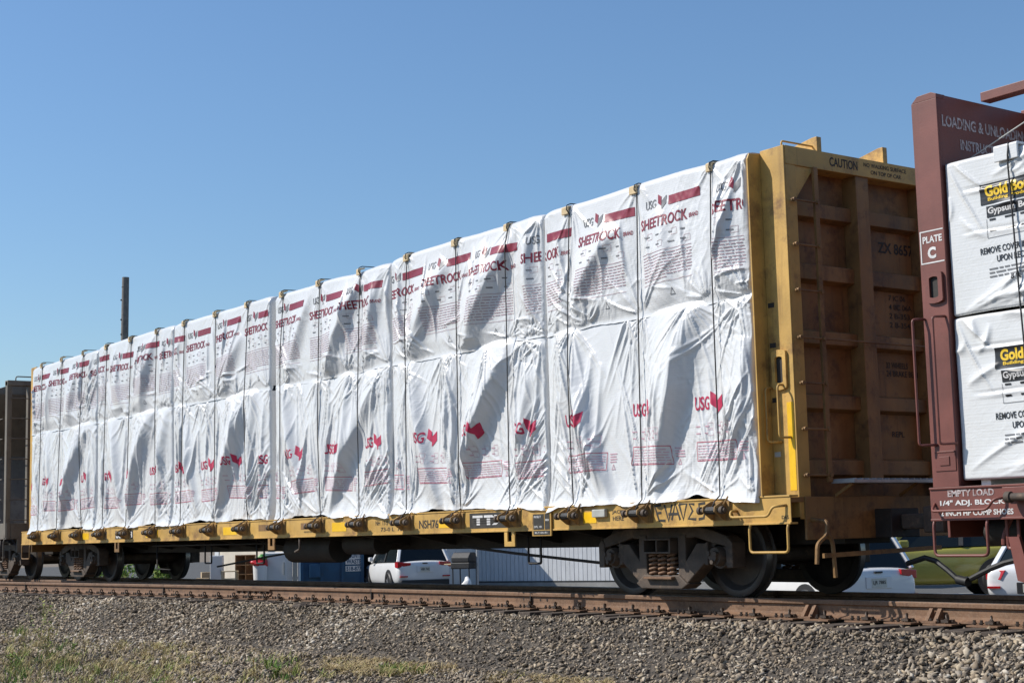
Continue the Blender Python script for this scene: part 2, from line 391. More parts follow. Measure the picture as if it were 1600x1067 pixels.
def tone_mat(name, stops, rough=.9, bump=.3, trans=0):
    m = bpy.data.materials.new(name); m.use_nodes = True; n = m.node_tree.nodes; L = m.node_tree.links
    b = n['Principled BSDF']; b.inputs['Roughness'].default_value = rough; b.inputs['Specular IOR Level'].default_value = .25
    a = n.new('ShaderNodeAttribute'); a.attribute_name = 'tone'; r = n.new('ShaderNodeValToRGB'); cr = r.color_ramp
    while len(cr.elements) < len(stops): cr.elements.new(.5)
    for e, (p, c) in zip(cr.elements, stops): e.position = p; e.color = (*c, 1)
    L.new(a.outputs['Fac'], r.inputs[0])
    tc = n.new('ShaderNodeTexCoord'); t = n.new('ShaderNodeTexNoise'); t.inputs['Scale'].default_value = 45; t.inputs['Detail'].default_value = 4; L.new(tc.outputs['Object'], t.inputs[0])
    x = n.new('ShaderNodeMix'); x.data_type = 'RGBA'; x.blend_type = 'MULTIPLY'; x.inputs[0].default_value = .7; L.new(r.outputs[0], x.inputs[6])
    rm = n.new('ShaderNodeMapRange'); rm.inputs[1].default_value = .25; rm.inputs[2].default_value = .7; rm.inputs[3].default_value = .6; rm.inputs[4].default_value = 1.25; L.new(t.outputs[0], rm.inputs[0]); L.new(rm.outputs[0], x.inputs[7])
    L.new(x.outputs[2], b.inputs['Base Color'])
    if bump:
        bp = n.new('ShaderNodeBump'); bp.inputs['Strength'].default_value = bump; bp.inputs['Distance'].default_value = .01; L.new(t.outputs[0], bp.inputs['Height']); L.new(bp.outputs[0], b.inputs['Normal'])
    return m
STN = tone_mat('crushed stone', [(0, (.09, .072, .056)), (.2, (.19, .153, .115)), (.5, (.285, .22, .152)), (.72, (.30, .257, .208)), (.9, (.39, .31, .21)), (1, (.50, .44, .36))])
V, F, C = scatter_stones()
st = tri_mesh('ballast_stones', V, F, STN, C); tag(st, 'grey and tan crushed stone ballast covering the track shoulder', 'ballast', kind='stuff')

# ================================================================== THE TRACK
track = thing('railway_track', (0, 0, -.2), kind='structure')
PROF = [(-.070,-.172),(.070,-.172),(.070,-.160),(.016,-.142),(.010,-.120),(.010,-.052),(.036,-.040),(.036,-.010),(.030,0),(-.030,0),(-.036,-.010),(-.036,-.040),(-.010,-.052),(-.010,-.120),(-.016,-.142),(-.070,-.160)]
PROF = [(a*1.05, b*1.10) for a, b in PROF]
def rail(path, dz=0, skip=()):
    mb = MB(); vs = []; n = len(PROF)
    for x, y in path: vs += [(x, y+a, b+dz) for a, b in PROF]
    fs = []
    for i in range(len(path)-1):
        for k in range(n): fs.append((i*n+k, (i+1)*n+k, (i+1)*n+(k+1)%n, i*n+(k+1)%n))
    fs += [tuple(range(n)), tuple(range((len(path)-1)*n, len(path)*n))[::-1]]
    mb.add(vs, fs); o = mb.build('rail', RST, track)
    me = o.data; me.materials.append(RTOP)
    for p in me.polygons:
        if p.normal.z > .5 and p.center.z > .19: p.material_index = 1
    return o
XA = list(np.arange(60, 3, -3.))+list(np.arange(3, -42, -.6))+list(np.arange(-42, -141, -8.))
rail([(x, float(rail_a(x))) for x in XA]).data.name = 'stock_rail'
rail([(x, -.752+.022*max(0, x+.5)) for x in list(np.arange(.6, -5, -.6))+list(np.arange(-5, -141, -4.))], -.003)
rail([(x, .752) for x in np.arange(60, -141, -4.)])
rail([(x, float(.752-(-.752-rail_a(x)))-.005) for x in XA if -24 < x < 0.5], -.003)
tie_bed = MB()
def tie_mesh(l):
    mb = MB(); mb.box(-.115,.115,-l,1.5,-.17,0); return mb
tie_me = {}
plate_mb = MB(); plate_mb.box(-.17,.17,-.20,.12,0,.016); plate_mb.box(-.17,.17,-.085,-.072,.016,.03)
def clip_mb():
    mb = MB(); pts = []
    for k in range(15):
        t = k/14; a = -1.2+t*5.2
        pts.append((-.035+.085*t, -.105+.030*math.cos(a)-.012*t, .055+.028*math.sin(a)))
    mb.tube(pts, .0105, 6); mb.box(-.045,.04,-.135,-.080,.012,.038); mb.tube([(.03,-.075,.03),(.075,-.09,.035),(.085,-.13,.03)], .010, 6); return mb
def bolt_mb():
    mb = MB(); mb.cyl((0,0,0),(0,0,.045),.014,6); mb.cyl((0,0,.012),(0,0,.022),.024,6); return mb
def brace_mb():
    mb = MB(); mb.prism([(-.115,.0),(-.13,.02),(-.045,.135),(-.030,.135),(-.012,.02)], 0, -.055, -.015)
    mb.prism([(-.115,.0),(-.13,.02),(-.045,.135),(-.030,.135),(-.012,.02)], 0, .045, .09); mb.box(-.07,.10,-.16,-.06,.0,.02); return mb
protos = {}
def rep(name, mbf, mt, loc, rz=0, smooth=False, bevel=0):
    if name not in protos:
        o = mbf().build(name, mt, track, local=True, smooth=smooth, bevel=bevel); protos[name] = o; c = o
    else:
        c = protos[name].copy(); COL.objects.link(c); c.parent = track
    c.location = Vector(loc)-Vector((0,0,-.2)); c.rotation_euler = (0,0,rz); return c
i = 0
for k in range(86):
    x = 8.2-.5*k+rnd.uniform(-.03,.03); ya = float(rail_a(x)); rz = rnd.uniform(-.03,.03)
    ext = round((1.35 if x > -4 else 1.35+(-.752-ya)) + (0.35 if k % 7 == 3 else 0), 1)
    key = 'tie'+str(ext)
    if key not in tie_me: tie_me[key] = tie_mesh(ext).build('tie', TIE, track, local=True, bevel=.008); t = tie_me[key]
    else: t = tie_me[key].copy(); COL.objects.link(t); t.parent = track
    t.location = Vector((x, 0, -.209))-Vector((0,0,-.2)); t.rotation_euler = (0,0,rz)
    rep('tie_plate', lambda: plate_mb, RST, (x, ya, -.207), rz)
    rep('rail_clip', clip_mb, CLP, (x+.04, ya, -.193), rz, True)
    rep('bolt', bolt_mb, CLP, (x-.05, ya-.125, -.191)); rep('bolt', bolt_mb, CLP, (x-.125, ya-.13, -.191))
    if x < -5:
        rep('tie_plate', lambda: plate_mb, RST, (x, -.752, -.2065), rz); rep('rail_clip', clip_mb, CLP, (x+.04, -.752, -.193), rz, True)
for u in (1268, 1460): 
    x = float(pix(u, 945, 1, -.8)[0]); rep('rail_brace', brace_mb, RST, (x, float(rail_a(x))-.01, -.189), 0)
# rail joints with their gap and bolt holes, one insulated joint bar
for u in (47, 259, 583, 832):
    x = float(pix(u, 925, 1, float(rail_a(-4)))[0]); y = float(rail_a(x))
    y = float(rail_a(float(pix(u, 925, 1, y)[0]))); x = float(pix(u, 925, 1, y)[0]); y = float(rail_a(x))
    mb = MB(); mb.box(x-.008, x+.008, y-.0385, y-.009, -.158, -.002)
    for q in (-.32, -.18, .18, .32): mb.box(x+q-.012, x+q+.012, y-.013, y-.009, -.105, -.078)
    mb.build('rail_joint', DRK, track)
x0 = float(pix(338, 925, 1, -1.5)[0]); y = float(rail_a(x0+.9))
mb = MB(); mb.prism([(-.012,-.045),(-.055,-.05),(-.05,-.075),(-.022,-.08),(-.022,-.12),(-.06,-.14),(-.06,-.155),(-.012,-.15)], 0, x0, x0+1.15)
mb.v = [(a, b+float(rail_a(a)), c) for a, b, c in mb.v]; jb = mb.build('joint_bar', RST, track)
for k in range(6):
    xx = x0+.1+k*.19; mb = MB(); yy = float(rail_a(xx)); mb.cyl((xx,yy-.02,-.10),(xx,yy-.065,-.10),.02,6); mb.build('bolt', CLP, track)

# ================================================================== WRAPPED BUNDLES
CABLE_X = [1.375-1.242*k for k in range(18)]
YF = -1.40
WRAPS = []
def sstep(x, a, b):
    t = np.clip((x-a)/(b-a), 0, 1); return t*t*(3-2*t)
def stroke(S, T, p0, p1, w0, w1, amp, asym=1.0, bend=0.0, mode='mid', sharp=1.3):
    dx, dz = p1[0]-p0[0], p1[1]-p0[1]; L = math.hypot(dx, dz); dx /= L; dz /= L
    a = ((S-p0[0])*dx+(T-p0[1])*dz)/L
    ac = np.clip(a, 0, 1)
    d = (S-p0[0])*dz-(T-p0[1])*dx                      # signed distance across the fold
    if dz < 0: d = -d                                  # keep + on the right-hand side
    d = d+bend*np.sin(math.pi*ac)
    wl = w0+(w1-w0)*ac; wd = np.where(d > 0, wl*asym, wl)
    prof = np.exp(-np.abs(d/wd)**sharp)
    if mode == 'mid': env = np.clip(np.sin(math.pi*np.clip(a, 0, 1)), 0, 1)**.7
    elif mode == 'start': env = np.where(a < 0, 0, sstep(a, 0, .12)*np.clip(1-a, 0, 1)**.9)
    else: env = np.where((a > -.03) & (a < 1.03), 1, 0)*sstep(a, -.03, .08)*sstep(-a, -1.03, -.92)
    return amp*prof*env
BIG = {'lower': [(905,560,955,775,.19,.42),(1085,500,1040,745,.21,.50),(1180,560,1165,690,.08,.3),(792,570,735,725,.22,.45),(652,600,684,780,.15,.36),(715,600,712,770,.08,.3),(832,600,815,720,.10,.3),(578,630,524,790,.17,.42),(450,600,474,745,.15,.36),(500,620,508,760,.08,.3),
       (545,600,548,720,.09,.3),(398,640,392,780,.10,.3),(384,630,347,790,.20,.48),(285,650,305,780,.11,.36),(234,650,205,795,.20,.48),(178,675,190,790,.13,.40),(258,660,250,790,.10,.36),(130,675,98,810,.19,.46),(75,680,80,800,.07,.3)],
       'upper': [(958,380,905,485,.13,.40),(1040,345,1050,450,.06,.30),(1150,310,1148,440,.10,.36),(795,385,735,525,.19,.42),(690,440,648,565,.16,.42),(832,360,836,480,.12,.30),(762,380,770,430,.06,.2),(556,465,520,575,.16,.44),(478,480,452,580,.09,.36),(592,440,575,560,.11,.34),
       (372,540,350,610,.10,.40),(312,560,320,620,.05,.3),(276,550,258,630,.09,.36),(236,545,222,630,.13,.40),(182,570,188,630,.07,.34),(118,590,108,650,.09,.36),(78,600,72,660,.07,.34)]}
def make_wrap(x0, x1, zb, zt, seed, tier, step):
    R = np.random.RandomState(seed); Lx = x1-x0; H = zt-zb
    nx = int(Lx/step)+1; nz = int(H/step)+1
    s = np.linspace(0, Lx, nx); t = np.linspace(0, H, nz); S, T = np.meshgrid(s, t)
    cs = [c-x0 for c in CABLE_X if x0+.02 < c < x1-.02]; ed = [0]+sorted(cs)+[Lx]
    cs = sorted(cs)
    d = np.zeros_like(S); U = R.uniform
    wx, wz = fbm(S*1.3+seed, T*1.3, 3)-.47, fbm(S*1.3, T*1.3+seed*2, 3)-.47
    Sw, Tw = S+.045*wx, T+.045*wz                        # domain warp: nothing runs dead straight
    Sv, Tv = S+.012*wx, T+.012*wz
    for a, b in zip(ed[:-1], ed[1:]):
        if b-a < .25: continue
        w = b-a; q = np.clip((Sw-a)/w, 0, 1)
        if tier == 'lower':
            d += U(.015, .05)*np.sin(math.pi*q)**.8*np.sin(math.pi*np.clip(T/H, 0, 1))**.6
            for _ in range(R.randint(2, 5)):
                st_ = a+w*U(0, 1); d += stroke(Sw, Tw, (st_, H*U(.6, 1.0)), (st_+U(-.35, .35), H*U(0, .35)), U(.04, .09), U(.02, .04), U(.02, .06), U(.35, .8), U(-.06, .06))
        else:
            pr = sstep(T/H, -.02, .16)*(1-.75*sstep(T/H, .35, 1.0))
            d += U(.02, .06)*np.sin(math.pi*q)**.7*pr
            for _ in range(R.randint(2, 5)):
                st_ = a+w*U(0, 1); d += stroke(Sw, Tw, (st_, H*U(.75, 1.0)), (st_+U(-.35, .3), H*U(.05, .5)), U(.03, .08), U(.02, .05), U(.015, .05), U(.35, .8), U(-.05, .05))
    for (u0, v0, u1, v1, am, wd) in BIG[tier]:         # deep hanging folds whose right flank turns from the sun
        p, q = pix(u0, v0, 1, YF-.1), pix(u1, v1, 1, YF-.1)
        if not (x0-.1 < (p[0]+q[0])/2 < x1+.1): continue
        P0, P1 = (p[0]-x0-.16, p[2]-zb), (q[0]-x0-.14, q[2]-zb); ex = .28
        P0, P1 = (P0[0]+(P0[0]-P1[0])*ex, min(H*1.05, P0[1]+(P0[1]-P1[1])*ex)), (P1[0]+(P1[0]-P0[0])*ex*.7, max(-.05, P1[1]+(P1[1]-P0[1])*ex*.7))
        f0, f1 = (1.0, .45) if tier == 'lower' else (.6, 1.0)
        d += stroke(Sw, Tw, P0, P1, wd*f0, wd*f1, am*.92, U(.34, .46), U(-.06, .06), 'mid', 1.7)
    pins = []; fd = np.zeros_like(S)
    if tier == 'lower':
        for c in cs+[.02, Lx-.02]:
            pins.append((c+U(-.06, .06), U(-.02, .06), 70, 9, U(.4, 1.2))); pins.append((c+U(-.3, .3), H*U(.96, 1.0), -65, 7, U(.3, .9)))
        for _ in range(3): pins.append((U(0, Lx), H*U(.95, 1), -70, 8, U(.5, 1.1)))
    else:
        for c in cs+[.02, Lx-.02]:
            pins.append((c+U(-.1, .1), U(-.01, .07), 75, 8, U(.3, .8))); pins.append((c+U(-.05, .05), H*.97, -60, 6, U(.25, .7)))
        for _ in range(2): pins.append((U(0, Lx), U(0, .06), 70, 8, U(.3, .7)))
    for (ps, pt, fan, n, ln) in pins:
        sg = 1 if fan > 0 else -1
        for k in range(int(n*1.5)):
            ang = math.radians(90+U(-abs(fan), abs(fan))); l = ln*U(.5, 1.5)
            fd = np.maximum(fd, stroke(Sv, Tv, (ps+.04*math.cos(ang), pt+sg*.02), (ps+math.cos(ang)*l, pt+sg*math.sin(ang)*l), .016, U(.03, .065), U(.016, .046), U(.3, .8), U(-.05, .05), 'start'))
    if tier == 'lower':                                # taut creases strung between the seam and the foot of each rope
        for c in cs+[0, Lx]:
            for _ in range(9):
                a, b = c+U(-.12, .12), c+U(-.75, .75); h1 = H*U(.35, 1.0)
                fd = np.maximum(fd, stroke(Sv, Tv, (a, U(0, .05)), (b*h1/H+a*(1-h1/H), h1), .016, U(.026, .055), U(.020, .058), U(.3, .8), U(-.03, .03), 'start'))
        for _ in range(5):
            c = U(.1, Lx-.1)
            for _ in range(6):
                b = c+U(-.5, .5); l = H*U(.3, .8); fd = np.maximum(fd, stroke(Sv, Tv, (c+U(-.05, .05), H-.03), (b, H-l), .016, U(.026, .055), U(.020, .055), U(.3, .8), U(-.03, .03), 'start'))
    # sheaves of parallel diagonal pulls toward a corner
    nb = 3 if tier == 'lower' else 1
    for _ in range(nb):
        right = R.rand() < .65; slope = U(.8, 1.5); n = R.randint(6, 11); c0 = U(.35, 1.0)*(1 if tier == 'lower' else .6)
        for k in range(n):
            o = c0*(k+U(-.3, .3))/n
            if right: p0, p1 = (Lx-1.0+o*.9, .02+U(0, .05)), (Lx-1.0+o*.9+U(.6, .95), .02+slope*U(.6, .9))
            else: p0, p1 = (1.0-o*.9, .02+U(0, .05)), (1.0-o*.9-U(.6, .95), .02+slope*U(.6, .9))
            if tier != 'lower': p0 = (p0[0], p0[1]+.0); p1 = (p1[0], min(p1[1], H*.8))
            fd = np.maximum(fd, stroke(Sv, Tv, p0, p1, U(.022, .04), U(.022, .045), U(.022, .055), U(.4, .9), U(-.06, .06)))
    d = d+fd
    # horizontal slack above the hem
    for _ in range(7 if tier == 'upper' else 0):
        c = U(0, Lx); h0 = U(.03, .4)*H*(.7 if tier == 'upper' else .5)
        d += stroke(Sw, Tw, (c, h0), (c+U(.2, .6), h0+U(-.12, .12)), .02, U(.02, .04), U(.010, .028), U(.4, 1), U(-.03, .03))
    # fine crinkle in patches
    for th, am in ((1.1, .008), (2.1, .007), (.25, .003)):
        a, b = S*math.cos(th)+T*math.sin(th), -S*math.sin(th)+T*math.cos(th)
        r = 1-np.abs(2*fbm(a*2.2+seed, b*11+.8*wx*6, 3)/.9-1)
        d += am*np.clip(r, 0, 1)**3*sstep(fbm(S*1.1+seed*3+th*9, T*1.1, 2), .28, .5)
    d += .012*(fbm(S*1.3+seed*5, T*1.3, 2)-.45)
    for c in cs:                                       # rope presses the film to the board
        g_ = np.exp(-((S-c)/.09)**2); d = d*(1-.38*g_)
    if x1 > 1.5:                                       # slack gathered against the near bulkhead
        d += stroke(Sw, Tw, (Lx+.01, -.1), (Lx+.01, H+.1), .42, .34, .20 if tier == 'lower' else .17, .8, .03, 'full', 1.6)*.3
    d = np.minimum(np.maximum(d, -.012), .24)*(.35+.65*sstep(S, -.02, .35))
    if tier == 'lower':
        d *= 1-.65*sstep(T, H-.10, H+.02)
    else: d *= 1-.35*sstep(T, H-.4, H)*(1-sstep(S, Lx-.5, Lx) if x1 > 1.5 else 1)
    # the hem: uneven, flared, a few corners hanging lower
    hem = (.13 if tier == 'lower' else .05)*(fbm(s*1.9+seed, s*0+2, 3)-(.50 if tier == 'lower' else .45))+.03*(fbm(s*6+seed, s*0+5, 2)-.4)
    if tier == 'lower':
        for c, a in ((0, U(.0, .06)), (Lx, U(.0, .06))): hem -= a*np.exp(-((s-c)/.35)**2)
        d += .035*np.exp(-T/.07)*fbm(S*3+seed, T*2, 2)*1.5+.085*np.exp(-T/.10)*np.clip(-hem/.03, 0, 1)[None, :]
    else:
        hem = hem*.8-.01; d = d*sstep(T, -.06, .10)+.02*np.exp(-T/.05)
    e = np.minimum(S, Lx-S); rr = .05                  # rounded vertical corners
    yy = YF-d; inset = np.where(e < rr, rr-np.sqrt(np.maximum(0, rr*rr-(rr-e)**2)), 0); yy = yy+inset*(np.where(S > Lx/2, .15, .9) if x1 > 1.5 else .9)
    if tier == 'upper':
        rt = .09; f = H-T; yy = yy+np.where(f < rt, rt-np.sqrt(np.maximum(0, rt*rt-(rt-f)**2)), 0)
    ZZ = zb+T+hem[None, :]*np.exp(-T/.16)
    if tier == 'upper': ZZ = ZZ+(.05*(fbm(S*1.2+seed, S*0+7, 2)-.5)-.02*np.exp(-(e/.1)**2))*sstep(T, H*.75, H)
    XX = x0+S+.02*wx*sstep(e, 0, .3)
    cols = [(XX, yy, ZZ)]
    # end returns and, for the upper tier, the top sheet
    def ext_cols(X, Y, Z, at, back):
        y0 = Y[:, at:at+1] if at == 0 else Y[:, -1:]; x = X[:, :1] if at == 0 else X[:, -1:]; z = Z[:, :1] if at == 0 else Z[:, -1:]
        return [(x, y0+(back-y0)*k, z) for k in (.12, .4, 1.0)]
    Lc = ext_cols(XX, yy, ZZ, 0, -.22)[::-1]; Rc = ext_cols(XX, yy, ZZ, -1, -.22)
    X = np.hstack([c[0] for c in Lc]+[XX]+[c[0] for c in Rc]); Y = np.hstack([c[1] for c in Lc]+[yy]+[c[1] for c in Rc]); Z = np.hstack([c[2] for c in Lc]+[ZZ]+[c[2] for c in Rc])
    tops = []
    for k, yk in enumerate((.10, .3, .7, 1.0)):
        yt = np.maximum(Y[-1]+(-.22-Y[-1])*yk, Y[-1]); tops.append((X[-1], yt, Z[-1]+(.012*yk if tier == 'upper' else 0)))
    X = np.vstack([X]+[q[0] for q in tops]); Y = np.vstack([Y]+[q[1] for q in tops]); Z = np.vstack([Z]+[q[2] for q in tops])
    return dict(x0=x0, x1=x1, zb=zb, zt=zt, s=s, t=t, XX=XX, yy=yy, ZZ=ZZ, X=X, Y=Y, Z=Z, tier=tier)
def wrap_y(wr, x, z):          # surface of the film under a point
    s, t = wr['s'], wr['t']; i = np.clip((np.asarray(x)-wr['x0'])/(s[1]-s[0]), 0, len(s)-1.001); j = np.clip((np.asarray(z)-wr['zb'])/(t[1]-t[0]), 0, len(t)-1.001)
    i0 = i.astype(int); j0 = j.astype(int); a = i-i0; b = j-j0; Y = wr['yy']
    return (Y[j0,i0]*(1-a)+Y[j0,i0+1]*a)*(1-b)+(Y[j0+1,i0]*(1-a)+Y[j0+1,i0+1]*a)*b
def wrap_object(wr, name, mt, label, group):
    root = thing(name, ((wr['x0']+wr['x1'])/2, -.8, wr['zb']), label, 'drywall bundle', group)
    off = ROOT[root.name]; X, Y, Z = wr['X'], wr['Y'], wr['Z']; nz, nx = X.shape
    V = np.stack([X-off.x, Y-off.y, Z-off.z], -1).reshape(-1, 3); me = bpy.data.meshes.new('plastic_wrap')
    jj, ii = np.meshgrid(np.arange(nz-1), np.arange(nx-1), indexing='ij'); a = (jj*nx+ii).ravel()
    me.from_pydata(V.tolist(), [], np.stack([a, a+1, a+nx+1, a+nx], -1).tolist())
    me.polygons.foreach_set('use_smooth', np.ones(len(me.polygons), bool)); me.materials.append(mt)
    o = bpy.data.objects.new('plastic_wrap', me); COL.objects.link(o); o.parent = root
    mb = MB(); mb.box(wr['x0']+.06, wr['x1']-.06, wr.get('yf', YF)+.055, -.24, wr['zb']+.05, wr['zt']-.06); mb.build('board_stack', BRD, root)
    return root
BRD = mat('grey board edges', (.48, .47, .44), .8, var=.12, scale=5, bump=.2)
def print_on(wr, root, name, mt, items, off=.0045):
    """items: (V (n,2) in metres on the film plane x,z ; F)"""
    vs, fs = [], []; n = 0; o = ROOT[root.name]; small = name == 'small_printing'
    for V, F in items:
        V = np.asarray(V); ok = (V[:,0] > wr['x0']+.035) & (V[:,0] < wr['x1']-.035)
        vs.append(V); fs += [tuple(i+n for i in f) for f in F if all(ok[i] for i in f)]; n += len(V)
    if not fs: return
    V = np.concatenate(vs); y = wrap_y(wr, V[:,0], V[:,1])-off
    used = sorted({i for f in fs for i in f}); mp = {q: k for k, q in enumerate(used)}
    mb = MB(); mb.add(np.stack([V[used,0], y[used], V[used,1]], -1).tolist(), [tuple(mp[i] for i in f) for f in fs])
    ob = mb.build(name, mt, root)
    for p in ob.data.polygons: p.use_smooth = True
    if small: ob['kind'] = 'stuff'
    return ob
def place(tris, x, z, w, h, ang=0.0, sh=0.0, o=(0, 0)):
    V, F = tris; P = V*np.array([w, h])+np.array(o); P = P+np.stack([P[:,1]*0, P[:,0]*sh], -1)
    c, s_ = math.cos(ang), math.sin(ang); return np.stack([x+P[:,0]*c-P[:,1]*s_, z+P[:,0]*s_+P[:,1]*c], -1), F
LOGO_L = [(0,1),(.42,.81),(.42,.24),(0,.46)]; LOGO_R = [(.42,.55),(1,.84),(1,.33),(.42,0)]
def poly_tris(q, n=6):
    q = np.array(q); V = []; F = []
    for j in range(n+1):
        for i in range(n+1):
            a, b = i/n, j/n; V.append(q[0]*(1-a)*(1-b)+q[1]*a*(1-b)+q[2]*a*b+q[3]*(1-a)*b)
    for j in range(n):
        for i in range(n): a = j*(n+1)+i; F += [(a,a+1,a+n+2),(a,a+n+2,a+n+1)]
    return np.array(V), F
def upper_label(x, z, R, red, gry, fnt, tiny, k=1.0):
    a = R.uniform(-.03, .03); P = lambda tr, ox, oz, w, h: place(tr, x, z, w*k, h, a, 0, (ox*k, oz))
    gry.append(P(text_tris('USG', .018, .06), .10, .23, .19, .105))
    V, F = poly_tris(LOGO_L); red.append(P((V, F), .33, .19, .155, .19)); V, F = poly_tris(LOGO_R); gry.append(P((V, F), .335, .19, .155, .19))
    red.append(P(rect_tris(32, 5), .53, .225, .56, .105))
    red.append(P(text_tris('SHEETROCK', .022, .06), 0, 0, .86, .128)); red.append(P(text_tris('BRAND', .02, .12), .89, .012, .16, .05))
    for r_ in range(2):
        for c in range(4):
            tiny.append(P(rect_tris(4, 1), .10+c*.22, -.10-r_*.11, R.uniform(.05, .09), .016))
            if (c+r_) % 2 == 0:
                for (ox, oz, w_, h_) in ((-.06, -.02, .10, .004), (-.06, .05, .10, .004), (-.06, -.02, .004, .07), (.04, -.02, .004, .07)): fnt.append(P(rect_tris(6 if w_ > .05 else 1, 1 if w_ > .05 else 5), .20+c*.22+ox, -.12-r_*.11+oz+.012, w_, h_))
    fnt.append(P(rect_tris(45, 1), .0, -.285, .92, .006))
    for ln in range(9):
        o = 0.02
        end = .9 if ln < 8 else .5
        while o < end:
            w_ = R.uniform(.03, .12); fnt.append(P(rect_tris(max(2, int(w_/.02)), 1), o, -.325-ln*.034, min(w_, end-o+.02), .010)); o += w_+.014
    fnt.append(P(rect_tris(45, 1), .0, -.64, .92, .005))
    for q in (((0,0),(1,0),(.93,.1),(.07,.1)), ((1,0),(.5,1),(.47,.85),(.87,.09)), ((.5,1),(0,0),(.12,.07),(.53,.85))):
        tiny.append(P(poly_tris(q, 3), .52, -.80, .085, .085))
def lower_label(x, z, R, pink, fnt, box, k=1.0):
    a = R.uniform(-.05, .05); P = lambda tr, ox, oz, w, h: place(tr, x, z, w*k, h, a, 0, (ox*k, oz))
    pink.append(P(text_tris('USG', .02, .06), 0, 0, .24, .15))
    V1, F1 = poly_tris(LOGO_L, 8); V2, F2 = poly_tris(LOGO_R, 8); pink.append(P((np.vstack([V1, V2]), list(F1)+[tuple(i+len(V1) for i in f) for f in F2]), .27, -.05, .2, .25))
    for r_ in range(2):
        fnt.append(P(rect_tris(4, 1), 0, -.18-.075*r_, .08, .013))
        for c in range(3):
            fnt.append(P(rect_tris(4, 1), .16+c*.2, -.18-.075*r_, R.uniform(.04, .07), .013))
            for (ox, oz, w_, h_) in ((-.04, -.02, .09, .004), (-.04, .04, .09, .004), (-.04, -.02, .004, .06), (.05, -.02, .004, .06)): fnt.append(P(rect_tris(5 if w_ > .05 else 1, 1 if w_ > .05 else 4), .28+c*.2+ox-.04, -.18-.075*r_+oz, w_, h_))
    W = .78
    for (ox, oz, w_, h_, n1, n2) in ((0, -.345, W, .007, 40, 1), (0, -.545, W, .007, 40, 1), (0, -.545, .006, .2, 1, 10), (W-.006, -.545, .006, .2, 1, 10)): box.append(P(rect_tris(n1, n2), ox, oz, w_, h_))
    for ln in range(6):
        o = .02
        while o < W-.04:
            w_ = R.uniform(.03, .11); fnt.append(P(rect_tris(max(2, int(w_/.02)), 1), o, -.385-ln*.029, min(w_, W-.03-o), .009)); o += w_+.013
    for ln in range(4): fnt.append(P(rect_tris(6, 1), W+.04, -.37-ln*.03, R.uniform(.08, .15), .012))
    for q in (((0,0),(1,0),(.9,.13),(.1,.13)), ((1,0),(.5,1),(.46,.8),(.82,.11)), ((.5,1),(0,0),(.16,.1),(.53,.8))): fnt.append(P(poly_tris(q, 3), W+.06, -.545, .07, .07))
EDGES = [1.965, -1.665, -5.295, -9.00, -12.83, -16.52, -20.42]
ORD = ['first', 'second', 'third', 'fourth', 'fifth', 'sixth']
for k in range(6):
    xr, xl = EDGES[k]-.012, EDGES[k+1]+.012+(.14 if k == 2 else 0)
    step = .0105 if k < 2 else (.015 if k < 4 else .022)
    R = np.random.RandomState(40+k)
    for tier, zb, zt in (('lower', 1.085+.012*(k % 2), 3.23), ('upper', 3.165, 4.70+.02*math.sin(k*2.1)+(.035 if k == 0 else 0))):
        wr = make_wrap(xl, xr, zb, zt, 100+k*7+(3 if tier == 'upper' else 0), tier, step); WRAPS.append(wr)
        root = wrap_object(wr, 'drywall_bundle', WRP, f'{tier} tier white plastic wrapped drywall bundle, {ORD[k]} from the near yellow bulkhead', f'{tier} tier of wrapped drywall bundles')
        A, B, C, D = [], [], [], []
        xs0 = xl-.75+R.uniform(-.15, .15)
        if tier == 'upper':
            base = -.93 if k == 0 else -.93-3.40*k-R.uniform(-.1, .1)
            for q in range(-3, 4):
                x = base+q*1.165+R.uniform(-.03, .03)
                if xl-1.0 < x < xr-.15:
                    A, B = [], []; upper_label(x, 4.12+R.uniform(-.03, .03), R, A, B, C, D, R.uniform(.90, 1.02))
                    for it in A: print_on(wr, root, 'red_printing', PRD, [it])
                    for it in B: print_on(wr, root, 'grey_printing', PGY, [it])
            print_on(wr, root, 'small_printing', PLR, C); print_on(wr, root, 'small_printing', PGY, D)
        else:
            base = -.08 if k == 0 else -.08-3.45*k-R.uniform(-.12, .12)
            for q in range(-3, 4):
                x = base+q*1.12+R.uniform(-.05, .05)
                if xl-.5 < x < xr-.1:
                    A = []; lower_label(x, 2.0+R.uniform(-.04, .05), R, A, C, D, R.uniform(.88, 1.04))
                    for it in A: print_on(wr, root, 'crimson_printing', PPK, [it])
            print_on(wr, root, 'small_printing', PPK, D); print_on(wr, root, 'small_printing', PLP, C)

# ================================================================== THE YELLOW FLATCAR
car = thing('flatcar', (-9.16, 0, 0), 'weathered yellow centerbeam flatcar with ribbed bulkhead carrying white wrapped bundles', 'flatcar')
XE0, XE1 = -20.78, 2.385
YS = -1.47; ZS0, ZS1 = .80, 1.06
def side_sill(y, sg):
    mb = MB(); mb.box(XE0, XE1, y, y-sg*.012, ZS0, ZS1)
    mb.box(XE0+.002, XE1-.002, y+sg*.012, y-sg*.10, ZS0-.018, ZS0+.002); mb.box(XE0+.002, XE1-.002, y+sg*.010, y-sg*.12, ZS1-.004, ZS1+.014)
    return mb.build('side_sill', YEL, car, bevel=.003)
side_sill(YS, -1); side_sill(-YS, 1)
mb = MB(); mb.box(XE0+.02, XE1-.02, YS+.02, -YS-.02, ZS1-.06, ZS1-.008); mb.build('deck', YDK, car)
